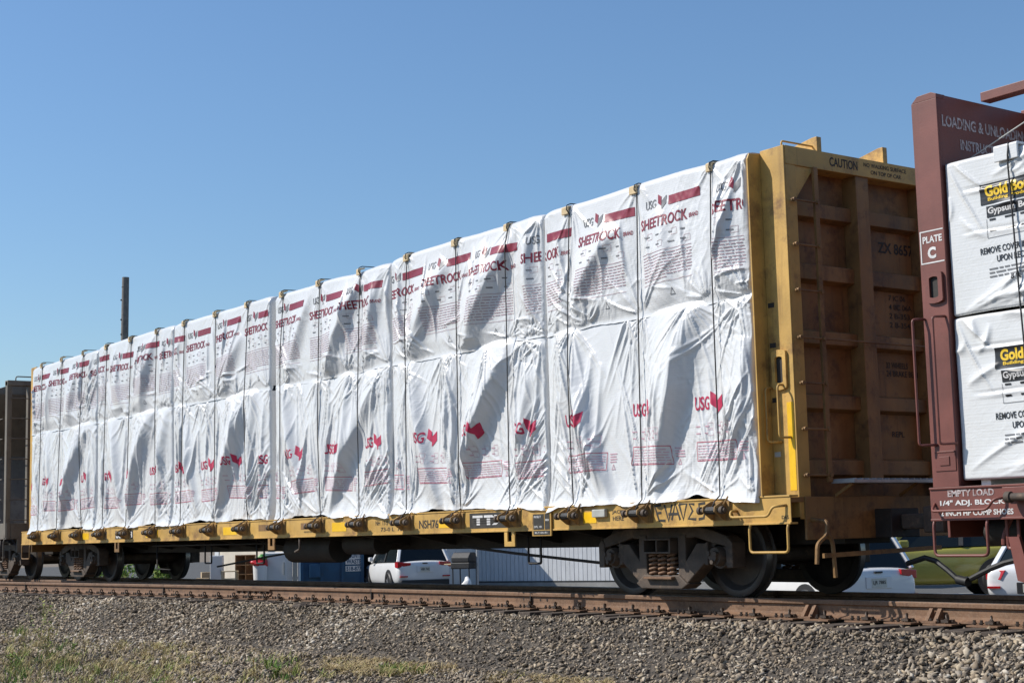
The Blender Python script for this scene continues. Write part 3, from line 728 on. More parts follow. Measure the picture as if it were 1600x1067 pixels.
# deck risers the bundles stand on
for k in range(6):
    for q in range(4):
        x = EDGES[k+1]+.35+q*.98; mb = MB(); mb.box(x-.06, x+.06, -1.36, -.25, ZS1+.0145, ZS1+.079); mb.build('deck_riser', GRY if q % 2 else DRK, car)
mb = MB(); mb.box(XE0+.3, XE1-.3, -.36, .36, .56, 1.0); mb.build('centre_sill', DRK, car, bevel=.01)
for x in np.arange(-19, 1.6, 1.242): 
    for sy in (-1, 1): mb = MB(); mb.prism([(sy*1.45,1.0),(sy*1.45,.84),(sy*.36,.62),(sy*.36,1.0)], 0, x-.05, x+.05); mb.build('cross_bearer', DRK, car)
mb = MB(); mb.box(EDGES[-1]-.05, EDGES[0]+.05, -.10, .10, 4.52, 4.74); mb.box(EDGES[-1]-.05, EDGES[0]+.05, -.10, .10, 1.06, 1.2)
for x in np.arange(EDGES[-1]+.6, 1.9, 1.242): mb.box(x-.06, x+.06, -.09, .09, 1.2, 4.52)
mb.build('centre_beam', YEL, car, bevel=.004)

# ---- trucks
def wheel_mb():
    mb = MB(); prof = [(.0,-.055),(.085,-.055),(.10,-.03),(.20,.0),(.33,.012),(.385,-.045),(.445,-.052),(.457,-.045),(.460,.055),(.487,.066),(.480,.088),(.40,.088),(.36,.05),(.20,.03),(.10,.06),(0,.06)]
    return mb.lathe(prof, (0,0,0), 40)
def side_frame_mb(y):
    mb = MB(); e = [0]
    def q(poly, a=.0, b=.0):
        e[0] += 1; k = .0017*e[0]; mb.prism(poly, 1, y-.085-a-k, y+.085+b+k)
        if any(abs(p[0]) > .01 for p in poly) and not (min(p[0] for p in poly) < 0 < max(p[0] for p in poly)):
            e[0] += 1; k = .0017*e[0]; mb.prism([(-p[0], p[1]) for p in poly], 1, y-.085-a-k, y+.085+b+k)
    q([(-.52,.66),(-.52,.80),(.52,.80),(.52,.66)]); q([(-1.08,.55),(-1.06,.67),(-.84,.74),(-.5,.80),(-.5,.68),(-.74,.62)])
    q([(-.40,.20),(-.40,.70),(-.27,.70),(-.27,.20)], .01); q([(-.80,.46),(-.72,.60),(-.58,.60),(-.24,.24),(-.33,.10)], .005)
    q([(-.44,.15),(-.30,.25),(.30,.25),(.44,.15),(.34,.095),(-.34,.095)], .03)
    q([(-1.14,.33),(-1.14,.60),(-1.08,.66),(-1.03,.60),(-1.04,.33)]); q([(-.76,.36),(-.76,.62),(-.66,.58),(-.70,.36)])
    return mb
def make_truck():
    b = MB(); b.box(-.2,.2,-.95,.95,.50,.70); b.cyl((-.89,-.95,.457),(-.89,.95,.457),.085,16); b.cyl((.89,-.95,.457),(.89,.95,.457),.085,16)
    b.box(-.55,-.45,-.70,.70,.33,.43); b.box(.45,.55,-.70,.70,.33,.43); b.cyl((0,0,.70),(0,0,.80),.22,20)
    for sx in (-1,1):
        for sy in (-1,1): b.box(sx*.45-.09, sx*.45+.09, sy*.66, sy*.79, .30, .50)
    tr = b.build('truck', STL, None, local=True, bevel=.01)
    for sy in (-1, 1): side_frame_mb(sy*1.0).build('side_frame', STL, tr, local=True, bevel=.012)
    wm = None
    for x in (-.89, .89):
        for sy in (-1, 1):
            if wm is None:
                o = wheel_mb().build('wheel', WHL, tr, local=True, smooth=True); wm = o; o.data.materials.append(TRD)
                for p in o.data.polygons:
                    c = p.center; r_ = math.hypot(c.x, c.z)
                    if .452 < r_ < .47 and abs(p.normal.y) < .5: p.material_index = 1
            else: o = wm.copy(); COL.objects.link(o); o.parent = tr
            o.location = (x, sy*.745, .46); o.rotation_euler = (0, 0, 0 if sy < 0 else math.pi)
    cap = None
    for x in (-.89, .89):
        for sy in (-1, 1):
            if cap is None:
                mb = MB(); mb.cyl((0,.16,0),(0,-.02,0),.135,20); mb.cyl((0,-.02,0),(0,-.10,0),.112,18,.095); mb.cyl((0,-.10,0),(0,-.135,0),.062,14)
                for k in range(3):
                    a = .5+k*2.094; mb.cyl((.06*math.cos(a),-.10,.06*math.sin(a)),(.06*math.cos(a),-.15,.06*math.sin(a)),.027,6)
                mb.box(-.14,.14,-.02,.15,.10,.155)
                cap = mb.build('bearing_cap', STL, tr, local=True, smooth=True); o = cap
            else: o = cap.copy(); COL.objects.link(o); o.parent = tr
            o.location = (x, sy*1.03, .457); o.rotation_euler = (0, 0, 0 if sy < 0 else math.pi)
    sp = None
    for sy in (-1, 1):
        for x in (-.155, 0, .155):
            if sp is None:
                mb = MB(); mb.tube([(.058*math.cos(t), .058*math.sin(t), .25*t/(2*math.pi*5)) for t in np.linspace(0, 2*math.pi*5, 61)], .0165, 6); mb.cyl((0,0,0),(0,0,.25),.03,8)
                sp = mb.build('spring', RST, tr, local=True, smooth='all'); o = sp
            else: o = sp.copy(); COL.objects.link(o); o.parent = tr
            o.location = (x, sy*1.075, .235)
    for sy in (-1, 1):
        mb = MB()
        y0, y1 = sy*1.02, sy*1.19; a, b_ = min(y0,y1), max(y0,y1)
        mb.box(-.235,.235,a,b_,.490,.512); mb.box(-.235,.235,a,b_,.640,.662); mb.box(-.235,-.210,a+.001,b_-.001,.512,.640); mb.box(-.012,.012,a+.001,b_-.001,.512,.640); mb.box(.210,.235,a+.001,b_-.001,.512,.640)
        mb.build('bolster_end', STL, tr, local=True, bevel=.006)
        mb = MB(); mb.box(-.24,.24,a,b_,.205,.232); mb.build('spring_plank', RST, tr, local=True, bevel=.004)
    return tr
tr0 = make_truck(); tr0.parent = car; tr0.location = (9.16, 0, 0)
tr1 = copy_tree(tr0, car); tr1.location = (9.16-18.29, 0, 0)

# ---- winches along the near sill, each with the rope it tightens
def winch_parts(x, parent):
    global W0
    if W0 is None:
        m = MB()
        for a, b in ((-.095,-.082),(.082,.095)): m.prism([(0,1.045),(0,.835),(-.055,.845),(-.185,.93),(-.175,.985),(-.06,1.04)], 0, a, b)
        m.box(-.12,.16,-.014,0,.84,1.04); m.bar((.055,-.10,.90),(.15,-.03,1.09),.02,.014)
        W0 = m.build('winch', YWN, parent, local=True, bevel=.003)
        d = MB(); d.cyl((-.17,-.125,.945),(.145,-.125,.945),.026,14); d.cyl((-.20,-.125,.945),(-.165,-.125,.945),.042,14); d.cyl((.135,-.125,.945),(.175,-.125,.945),.042,14); d.cyl((.175,-.125,.945),(.20,-.125,.945),.024,10)
        d.build('drum', STL, W0, local=True, smooth=True)
        c = MB(); c.cyl((-.08,-.125,.945),(.06,-.125,.945),.040,12); c.build('rope_coil', CBL, W0, local=True)
        o = W0
    else: o = copy_tree(W0, parent)
    o.location = Vector((x, YS, 0))-ROOT[parent.name]; return o
W0 = None
for k, x in enumerate(CABLE_X):
    winch_parts(x, car)
    xr = x+rnd.uniform(-.03, .03); pts = []
    zz = np.concatenate([np.arange(1.10, 4.62, .05)]); ys = []
    for z in zz:
        y = 0
        for wr in WRAPS:
            if wr['x0'] < xr < wr['x1'] and wr['zb']-.05 <= z <= wr['zt']+.02: y = min(y, float(wrap_y(wr, np.array([xr]), np.array([np.clip(z, wr['zb'], wr['zt']-.10)]))[0]))
        ys.append(min(y, YF))
    ys = np.array(ys); hull = []
    for i in range(len(ys)):                           # taut: it bridges from crest to crest
        while len(hull) > 1 and (ys[hull[-1]]-ys[hull[-2]])*(zz[i]-zz[hull[-2]]) >= (ys[i]-ys[hull[-2]])*(zz[hull[-1]]-zz[hull[-2]]): hull.pop()
        hull.append(i)
    m_ = np.minimum(np.interp(zz, zz[hull], ys[hull]), ys)
    sway = .008*np.sin(zz*1.3+k)
    pts = [(x, YS-.125, .97), (x, YS-.085, 1.04)]+[(xr+sway[i]*min(1, (zz[i]-1.1)*2), m_[i]-.012, zz[i]) for i in range(len(zz))]
    pts += [(xr, -1.458, 4.64), (xr, -1.450, 4.695), (xr+.01, -1.40, 4.718), (xr+.02, -1.28, 4.720), (xr+.03, -.9, 4.720), (xr+.02, -.12, 4.745)]
    mb = MB(); mb.tube(pts, .0075, 6); mb.build('rope', CBL, car, smooth='all')
    xb = xr+rnd.uniform(-.06, -.02); bz = rnd.uniform(-.035, -.020)
    mb = MB(); q = .062 if k % 3 else .045
    mb.prism([(-1.443,4.625+bz),(-1.415,4.625+bz),(-1.415,4.705+bz),(-1.34,4.722+bz),(-1.34,4.742+bz),(-1.42,4.728+bz),(-1.443,4.712+bz)], 0, xb-q, xb+q)
    o = mb.build('edge_protector', WOD, None, bevel=.006, loc=(xb, -1.40, 4.62))
    nth = ['first','second','third','fourth','fifth','sixth','seventh','eighth','ninth','tenth','eleventh','twelfth','thirteenth','fourteenth','fifteenth','sixteenth','seventeenth','eighteenth'][k]
    tag(o, f'pale wooden edge block under the {nth} rope counted from the near yellow bulkhead', 'edge block', 'wooden edge blocks under the ropes')

# ---- bulkheads: a ribbed plate with side posts
def bulkhead(xi, sg, full):
    lip = .185 if full else .03
    xo = xi+sg*.34; lo, hi = min(xi,xo), max(xi,xo)
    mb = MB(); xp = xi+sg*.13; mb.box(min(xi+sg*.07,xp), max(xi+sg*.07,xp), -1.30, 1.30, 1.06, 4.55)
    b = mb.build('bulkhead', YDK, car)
    for s_ in (-1, 1):
        m = MB(); y0 = s_*1.31; w_ = s_*.02
        m.box(lo+.002, hi-.002, min(y0,y0-w_), max(y0,y0-w_), ZS0+.05, 4.70)                                  # side web
        m.box(xo-sg*.025, xo, min(y0-w_,y0-s_*.17), max(y0-w_,y0-s_*.17), ZS0+.03, 4.50)                       # outer flange
        m.prism([(y0-s_*.10,ZS1+.016),(y0+s_*lip,ZS1+.016),(y0+s_*lip,4.60),(y0+s_*(lip-.03),4.66),(y0-s_*.10,4.69)], 0, min(xi-sg*.02,xi), max(xi-sg*.02,xi))
        m.build('side_post', YEL, b, bevel=.004)
    m = MB(); m.box(lo+.06, hi+.004 if sg > 0 else hi-.06, -1.288, 1.288, 4.50, 4.70)
    if sg < 0: m.v = [(x-.064 if x < xi-.2 else x, y, z) for x, y, z in m.v]
    m.build('top_beam', YEL, b, bevel=.006)
    if not full: return b
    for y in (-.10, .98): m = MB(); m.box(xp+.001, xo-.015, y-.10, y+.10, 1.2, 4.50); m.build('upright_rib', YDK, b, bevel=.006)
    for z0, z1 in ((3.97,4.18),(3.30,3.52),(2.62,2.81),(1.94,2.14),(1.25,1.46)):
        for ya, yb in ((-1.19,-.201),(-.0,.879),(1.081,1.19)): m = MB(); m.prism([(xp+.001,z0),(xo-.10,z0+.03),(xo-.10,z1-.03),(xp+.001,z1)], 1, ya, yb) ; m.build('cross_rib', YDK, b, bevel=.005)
    return b
bk = bulkhead(2.02, 1, True); bulkhead(-20.44, -1, False)
XO = 2.36
m = MB(); m.prism([(-1.138,4.499),(-.86,4.499),(-1.138,4.15)], 0, XO-.03, XO-.012); m.build('gusset', YEL, bk)
for y, zt in ((-.75, 4.86), (.30, 4.88)):
    m = MB(); m.prism([(1.6,4.701),(2.35,4.701),(2.35,zt),(2.28,zt),(1.6,4.75)], 1, y-.035, y+.035); m.build('top_stop', YEL, bk, bevel=.004)
m = MB(); m.tube(arc([(2.28,-1.25,4.70),(2.28,-1.25,4.765),(2.28,-.75,4.765),(2.28,-.75,4.70)], .03), .011, 6); m.build('grab_iron', YEL, bk, smooth='all')
# ladder on the end
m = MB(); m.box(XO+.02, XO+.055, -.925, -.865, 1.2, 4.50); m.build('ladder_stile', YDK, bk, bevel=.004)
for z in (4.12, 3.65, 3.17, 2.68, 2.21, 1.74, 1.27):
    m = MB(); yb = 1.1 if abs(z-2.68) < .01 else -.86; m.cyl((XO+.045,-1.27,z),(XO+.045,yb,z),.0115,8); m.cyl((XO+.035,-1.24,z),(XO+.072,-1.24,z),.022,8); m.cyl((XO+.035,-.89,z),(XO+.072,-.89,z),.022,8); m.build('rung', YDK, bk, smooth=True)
# grab irons, hand hole and tape on the near side post
def plate_hole(cx, cz, w_, h_, y, name, mt):   # oblong eye: bright rim, dark slot
    def oval(w2, h2, n=20):
        return [(cx+w2*.5*max(-1, min(1, 1.6*math.cos(2*math.pi*k/n))), cz+(h2/2-w2/2)*(1 if math.sin(2*math.pi*k/n+.001) > 0 else -1)+w2/2*math.sin(2*math.pi*k/n)) for k in range(n)]
    a, b = oval(w_, h_), oval(w_*.52, h_*.66); mb = MB(); n = len(a)
    mb.add([(p[0], y-.03, p[1]) for p in a]+[(p[0], y-.03, p[1]) for p in b]+[(p[0], y, p[1]) for p in a]+[(p[0], y-.002, p[1]) for p in b],
           [(i,(i+1)%n,n+(i+1)%n,n+i) for i in range(n)]+[(i,(i+1)%n,2*n+(i+1)%n,2*n+i) for i in range(n)]+[(n+i,n+(i+1)%n,3*n+(i+1)%n,3*n+i) for i in range(n)])
    o = mb.build(name, mt, bk); m2 = MB(); m2.add([(p[0], y-.004, p[1]) for p in b], [tuple(range(n))]); return o, m2
YP = -1.31
o, m2 = plate_hole(2.18, 2.36, .20, .42, YP, 'hand_hold_plate', YEL); m2.build('hand_hold_slot', DRK, bk)
for x, z0, z1 in ((2.06, 1.62, 2.18), (2.23, 1.66, 2.20)):
    m = MB(); m.tube(arc([(x,YP,z1),(x,YP-.11,z1),(x,YP-.11,z0),(x+.06 if x > 2.2 else x+.10,YP-.005,z0)], .04), .0125, 7); m.build('grab_iron', YEL, bk, smooth='all')
m = MB(); m.box(2.245,2.335,YP-.0035,YP-.001,1.12,2.02); m.build('reflective_tape', REF, bk)
for z, c in ((3.02, DRK), (2.60, DRK), (2.03, DRK), (1.47, GRY)):
    m = MB(); m.box(2.045,2.13,YP-.0045,YP-.001,z,z+.05); m.build('old_sticker', c, bk)
# lettering on the end
sign('caution_lettering', TIN, bk, [('CAUTION',-.62,-.18,4.555,4.655,.02),('NO WALKING SURFACE',-.08,.62,4.615,4.66,.015),('ON TOP OF CAR',.03,.53,4.54,4.585,.015)], (2.3645,0,0), (0,1,0), (0,0,1), .002)
sign('number_lettering', TIN, bk, [('ZX 865743',.33,1.06,3.735,3.86,.02)], (2.1515,0,0), (0,1,0), (0,0,1), .003)
sign('data_lettering', TIN, bk, [('0 9 0C 06',.38,.78,3.31,3.37),('7 IC 06',.46,.74,3.21,3.27),('4 IIC 06A',.46,.84,3.11,3.17),('2 B-353',.46,.80,3.01,3.07),('2 B-354',.46,.80,2.91,2.97)], (2.1515,0,0), (0,1,0), (0,0,1), .003)
sign('data_lettering', TIN, bk, [('33 WHEELS',.36,.72,2.455,2.52),('24 BRAKE BEAM',.36,.92,2.365,2.43),('REPL',.40,.60,1.70,1.76)], (2.1515,0,0), (0,1,0), (0,0,1), .003)
# end platform, end sill, coupler and levers
def end_gear(xe, sg, root, paint):
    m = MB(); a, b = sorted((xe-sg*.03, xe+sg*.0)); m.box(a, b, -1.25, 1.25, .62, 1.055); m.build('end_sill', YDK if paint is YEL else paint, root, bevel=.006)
    m = MB(); a, b = sorted((xe-sg*.4, xe+sg*.22)); m.box(a, b, -.22, .22, .62, .92); m.build('draft_gear_box', DRK, root, bevel=.01)
    m = MB(); a, b = sorted((xe+sg*.221, xe+sg*.56)); m.box(a, b, -.08, .08, .70, .86); a, b = sorted((xe+sg*.55, xe+sg*.83)); m.prism([(a,-.13),(b,-.16),(b,.10),(a,.15)], 2, .66, .93); m.build('coupler', STL, root, bevel=.02)
end_gear(XE1, 1, car, YEL); end_gear(XE0, -1, car, YEL)
m = MB(); m.box(2.39, 2.70, -.86, 1.2, 1.185, 1.215)
for y in np.arange(-.84, 1.2, .10): m.box(2.395, 2.695, y, y+.02, 1.2155, 1.23)
m.build('end_platform', GAL, car)
for y in (-.8, .2, 1.1): m = MB(); m.bar((2.385,y,1.06),(2.62,y,1.18),.025,.03); m.build('platform_bracket', YDK, car)
m = MB(); m.bar((2.60,-1.26,.46),(2.60,.55,.50),.03,.045); m.tube(arc([(2.39,-1.18,.82),(2.60,-1.18,.80),(2.60,-1.20,.66),(2.60,-1.34,.58),(2.60,-1.36,.38)], .05), .022, 7); m.tube(arc([(2.60,-1.2,.70),(2.60,-1.12,.60),(2.60,-1.10,.24)], .05), .022, 7); m.build('uncoupling_lever', YDK, car, smooth=True)
def stirrup(x0, x1, y, zt, zb, root, mt):
    m = MB(); m.tube(arc([(x0,y+.02,zt),(x0,y-.01,zt-.03),(x0,y-.01,zb),(x1,y-.01,zb),(x1,y-.01,zt-.03),(x1,y+.02,zt)], .05), .0145, 7); m.build('step_stirrup', mt, root, smooth='all')
stirrup(1.80, 2.34, YS, .80, .50, car, YEL); stirrup(-20.72, -20.22, YS, .80, .48, car, YDK)
m = MB(); m.tube(arc([(1.62,YS,.93),(1.62,YS-.10,.93),(1.62,YS-.10,.865),(2.16,YS-.10,.865),(2.23,YS-.10,.96),(2.33,YS,.97)], .04), .014, 7); m.build('grab_iron', YEL, car, smooth='all')
# markings and fittings on the sill
def sx(u): return float(pix(u, 815, 1, YS)[0])
for a, b in ((895,932),(519,541),(349,370),(228,247),(127,139),(686,713),(1,2)):
    if b > 10:
        m = MB(); m.box(sx(a), sx(b), YS-.0035, YS-.0005, .855, .985); m.build('reflective_tape', REF, car)
m = MB(); m.box(sx(930), sx(950), YS-.05, YS-.0005, .92, 1.01); m.build('junction_box', GRY, car, bevel=.008)
m = MB(); m.box(sx(734), sx(796), YS-.0025, YS-.0005, .835, 1.03); m.build('emblem_panel', TIN, car)
a, b = sx(739), sx(794); sign('emblem_lettering', WIN, car, [('TTX', a, b, .875, 1.0, .05)], (0, YS, 0), (1,0,0), (0,0,1), .005)
sign('emblem_lettering', TIN, car, [('#', a+.02, b-.02, .90+q*.03, .907+q*.03) for q in range(3)], (0, YS, 0), (1,0,0), (0,0,1), .0075)
m = MB(); m.box(sx(834), sx(864), YS-.030, YS-.012, .72, 1.00); pl = m.build('data_placard', YEL, car, bevel=.002)
m = MB(); m.box(sx(836.5), sx(853), YS-.0335, YS-.0302, .80, .985); m.box(sx(854.5), sx(862), YS-.0335, YS-.0302, .80, .985); m.box(sx(836.5), sx(862), YS-.0335, YS-.0302, .735, .785); m.build('black_panel', TIN, pl)
sign('placard_lettering', WIN, pl, [('REBLT', sx(838), sx(849), .94, .965), ('DPL 101', sx(838), sx(850), .82, .845), ('80', sx(855.5), sx(861), .90, .925), ('BLT-05-01', sx(839), sx(858), .75, .77)], (0, YS-.034, 0), (1,0,0), (0,0,1), .001)
sign('sill_lettering', TIN, car, [('JACK',sx(957),sx(974),.945,.995),('HERE',sx(958),sx(975),.875,.925),('NSH76',sx(655),sx(685),.855,.97,.02),('73-0 L  75-0',sx(595),sx(636),.835,.89),('NH  11-5',sx(587),sx(606),.92,.985),
     ('BC',sx(367.5),sx(375),.90,.95),('LT WT  64500',sx(264),sx(284),.86,.90),('REGISTER',sx(475),sx(488),.85,.875),('DES',sx(1222),sx(1233),.835,.87),('INSPECT',sx(474),sx(490),.905,.93)], (0, YS, 0), (1,0,0), (0,0,1), .0025)
m = MB(); m.box(sx(151), sx(167), YS-.0022, YS-.0005, .845, 1.0); m.box(sx(180.5), sx(208), YS-.0022, YS-.0005, .845, 1.0); m.build('number_panel', TIN, car)
sign('number_lettering', WIN, car, [('TTZX',sx(152),sx(166.5),.86,.985,.03),('865743',sx(181.5),sx(207),.86,.985,.03)], (0, YS, 0), (1,0,0), (0,0,1), .0045)
for u in (404, 545, 470): 
    x = sx(u); m = MB(); m.box(x, x+.45, YS-.0018, YS-.0005, .90, 1.0); m.build('stencil_patch', YDK, car)
# spray-paint tag
gz = MB()
def spray(pts): gz.tube([(sx(u), YS-.0015, z) for u, z in pts], .017, 6)
spray([(1034,1.03),(1024,1.02),(1027,.94),(1034,.945)]); spray([(1027,.94),(1030,.86),(1040,.855)]); spray([(1039,1.03),(1045,.85),(1051,1.03)]); spray([(1050,.86),(1056,1.04),(1063,.86)]); spray([(1045,.925),(1060,.925)])
spray([(1062,1.03),(1074,1.03),(1068,.86),(1062,1.03)]); spray([(1086,1.02),(1078,1.03),(1083,.95),(1076,.87),(1088,.86)]); spray([(1103,1.03),(1093,1.02),(1094,.96),(1102,.94),(1100,.87),(1092,.86)])
gz.v = [(x, YS-.0015+(y-YS+.0015)*.06, z) for x, y, z in gz.v]; gz.build('spray_tag', TIN, car)
# jacking pad, tie-down eyes under the sill
for u in (183, 424, 796, 1010):
    x = sx(u); 
    def eye(mb, x): 
        mb.box(x-.11,x+.11,YS-.006,YS+.014,.60,.66); mb.box(x-.11,x-.045,YS-.006,YS+.014,.66,.782); mb.box(x+.045,x+.11,YS-.006,YS+.014,.66,.782); return mb
    if u != 1010: eye(MB(), x).build('lifting_eye', YDK if u != 796 else YEL, car)
# brake gear and rods hanging below
m = MB(); m.cyl((-9.35,-.80,.60),(-7.85,-.80,.60),.22,20); m.build('air_reservoir', DRK, car, smooth=True)
m = MB(); m.cyl((-7.55,-.8,.66),(-6.6,-.8,.66),.16,18); m.build('brake_cylinder', DRK, car, smooth=True)
m = MB(); m.tube([(-12.8,-.55,.30),(-10.6,-.7,.47),(-9.4,-.7,.56)], .018, 6); m.build('brake_rod', DRK, car, smooth=True); m = MB(); m.tube([(-4.3,-.9,.60),(-3.0,-.95,.50),(-.9,-1.0,.36)], .020, 6); m.build('brake_rod', DRK, car, smooth=True)
for x in (-11.9, -9.9, -2.35):
    m = MB(); m.tube(arc([(x-.13,-1.15,.80),(x-.13,-1.15,.38),(x+.13,-1.15,.38),(x+.13,-1.15,.80)], .03), .016, 6); m.build('rod_hanger', DRK, car, smooth='all')
m = MB(); m.tube([(-14.2,-1.2,.70),(-9.6,-1.2,.70)], .015, 6); m.tube([(-14.0,-1.2,.8),(-14.0,-1.2,.28),(-13.4,-1.2,.26)], .014, 6); m.build('air_pipe', DRK, car, smooth='all')
m = MB(); m.tube(arc([(-8.0,-1.44,.80),(-8.0,-1.44,.60),(-8.15,-1.44,.56)], .03), .02, 6); m.build('rope_hook', STL, car, smooth='all')

# ================================================================== THE BROWN FLATCAR
bc = thing('flatcar', (12.0, 0, 0), 'red brown bulkhead flatcar carrying black labelled white bundles', 'flatcar')
BX0, BX1, BYS = 4.13, 20.0, -1.47
for y, sg in ((BYS, -1), (-BYS, 1)):
    mb = MB(); mb.box(BX0, BX1, min(y,y-sg*.012), max(y,y-sg*.012), .79, 1.06); mb.box(BX0+.002, BX1, min(y+sg*.012,y-sg*.1), max(y+sg*.012,y-sg*.1), .772, .792); mb.box(BX0+.002, BX1, min(y+sg*.014,y-sg*.12), max(y+sg*.014,y-sg*.12), 1.056, 1.075); mb.build('side_sill', BRN, bc, bevel=.003)
mb = MB(); mb.box(BX0+.02, BX1, -1.45, 1.45, 1.0, 1.052); mb.build('deck', BRN, bc)
mb = MB(); mb.box(BX0+.3, BX1, -.36, .36, .56, .99); mb.build('centre_sill', DRK, bc)
mb = MB(); mb.box(4.20, 4.455, -1.445, 1.445, 1.076, 4.70); bb = mb.build('bulkhead', BRN, bc, bevel=.006)
for s_ in (-1, 1):
    mb = MB(); y0 = s_*1.47; mb.box(4.17, 4.46, min(y0,y0-s_*.02), max(y0,y0-s_*.02), 1.076, 4.66); mb.box(4.172, 4.195, min(y0-s_*.021,y0-s_*.14), max(y0-s_*.021,y0-s_*.14), 1.076, 4.68)
    mb.prism([(4.17,4.66),(4.46,4.66),(4.46,4.70),(4.40,4.725),(4.24,4.72)], 1, min(y0-s_*.001,y0-s_*.13), max(y0-s_*.001,y0-s_*.13)); mb.build('side_post', BRN, bb, bevel=.004)
mb = MB(); mb.box(4.41, 20, -.12, .12, 4.58, 4.74); mb.box(4.41, 4.6, -.10, .10, 1.06, 4.58); mb.prism([(4.46,4.74),(4.9,4.74),(4.46,4.90)], 1, -.05, .05) if False else None
for x in (6.8, 9.2, 11.6, 14, 16.4): mb.box(x-.08, x+.08, -.1, .1, 1.06, 4.58)
mb.build('centre_beam', BRN, bc, bevel=.006)
mb = MB(); mb.bar((4.46,-.74,4.76),(8.0,-.74,4.76),.14,.09); mb.build('top_rail', BRN, bc, bevel=.006)
mb = MB(); mb.tube([(4.47,-1.10,4.10),(5.7,-.75,4.70)], .006, 5); mb.build('loose_wire', GRY, bc)
sign('instruction_lettering', WFD, bb, [('LOADING & UNLOADING',-1.40,-.10,4.40,4.51,.03),('INSTRUCTIONS',-1.15,-.40,4.205,4.305,.03),('WARNING',-1.08,-.45,3.98,4.09,.03)], (4.4555,0,0), (0,1,0), (0,0,1), .003)
fr = [('#',4.185,4.45,3.425,3.437),('#',4.185,4.45,3.128,3.140),('#',4.185,4.197,3.14,3.425),('PLATE',4.215,4.435,3.32,3.385,.03),('C',4.265,4.36,3.17,3.28,.05)]
sign('plate_lettering', WIN, bb, fr, (0,-1.47,0), (1,0,0), (0,0,1), .003)
bk = bb
o, m2 = plate_hole(4.33, 2.90, .19, .30, -1.47, 'hand_hold_plate', BRN); m2.build('hand_hold_slot', DRK, bb)
for x0, x1, z0, z1 in ((4.13, 4.13, 1.46, 2.62), (4.36, 4.36, 1.46, 2.62)):
    m = MB(); m.tube(arc([(x0+.06,-1.475,z1),(x0,-1.58,z1),(x0,-1.58,z0),(x0+.12,-1.475,z0)], .03), .0125, 7); m.build('grab_iron', BRN, bb, smooth='all')
m = MB(); m.box(4.215,4.445,-1.478,-1.4701,1.22,1.40); m.box(4.22,4.44,-1.483,-1.4781,1.385,1.40); m.box(4.27,4.38,-1.486,-1.4782,1.27,1.35); m.build('latch_plate', BRN, bb, bevel=.003)
sign('sill_lettering', WFD, bc, [('EMPTY LOAD',4.33,4.83,.985,1.045,.03)], (0,BYS,0), (1,0,0), (0,0,1), .003)
sign('sill_lettering', WIN, bc, [('1/4" ADJ. BLOCK',4.24,4.94,.895,.955,.03),('2 INCH HP COMP SHOES',4.24,5.02,.815,.865,.03)], (0,BYS,0), (1,0,0), (0,0,1), .003)
stirrup(4.16, 4.74, BYS, .79, .46, bc, BRN)
m = MB(); m.tube(arc([(4.18,BYS,.93),(4.20,BYS-.08,.86),(4.80,BYS-.08,.86),(4.88,BYS-.08,.95),(4.96,BYS,.96)], .04), .013, 7); m.build('grab_iron', BRN, bc, smooth='all')
m = MB(); m.box(4.95, 9, BYS-.05, BYS-.002, .96, 1.05); m.build('sill_stiffener', BRN, bc, bevel=.004)
m = MB(); m.cyl((5.06,BYS-.09,.96),(5.5,BYS-.09,.96),.035,12); m.cyl((5.02,BYS-.09,.96),(5.07,BYS-.09,.96),.05,12); m.build('winch_drum', STL, bc, smooth=True)
m = MB(); m.tube(arc([(4.88,-1.3,.80),(4.80,-1.34,.62),(4.80,-1.34,.55)], .05), .02, 7); m.tube(arc([(4.86,-1.36,.78),(4.86,-1.36,.52),(4.98,-1.36,.52),(4.98,-1.36,.78)], .03), .016, 7)
m.prism([(4.88,.62),(4.99,.62),(5.07,.30),(5.04,.22),(4.95,.24)], 1, -1.38, -1.34); m.tube([(5.0,-1.36,.26),(5.12,-1.38,.24),(5.22,-1.36,.19)], .018, 7); m.build('brake_lever', BRN, bc, smooth=True)
end_gear(BX0, -1, bc, BRN)
m = MB(); m.cyl((4.35,-.9,.66),(4.75,-.9,.66),.13,16); m.cyl((4.35,-.55,.62),(4.6,-.55,.62),.11,16); m.box(4.3,4.9,-.5,.5,.45,.56); m.build('slack_adjuster', DRK, bc, smooth=True)
t = copy_tree(tr0, bc); t.location = (6.65-12.0, 0, 0)
hose = MB()
P = [tuple(pix(u, v, 1, -.30)) for u, v in ((1418,880),(1445,871),(1462,876),(1480,890),(1497,905))]; hose.tube(P, .028, 8); hose.cyl(P[-1], tuple(pix(1513, 909, 1, -.33)), .045, 10)
h = hose.build('air_hose', BLK, car, smooth=True)
hose = MB(); P = [tuple(pix(u, v, 1, -.30)) for u, v in ((1513,906),(1530,897),(1550,887),(1570,879),(1590,874),(1602,862))]; hose.tube(P, .028, 8); hose.cyl(P[0], tuple(pix(1503, 908, 1, -.32)), .042, 10); hose.build('air_hose', BLK, bc, smooth=True)

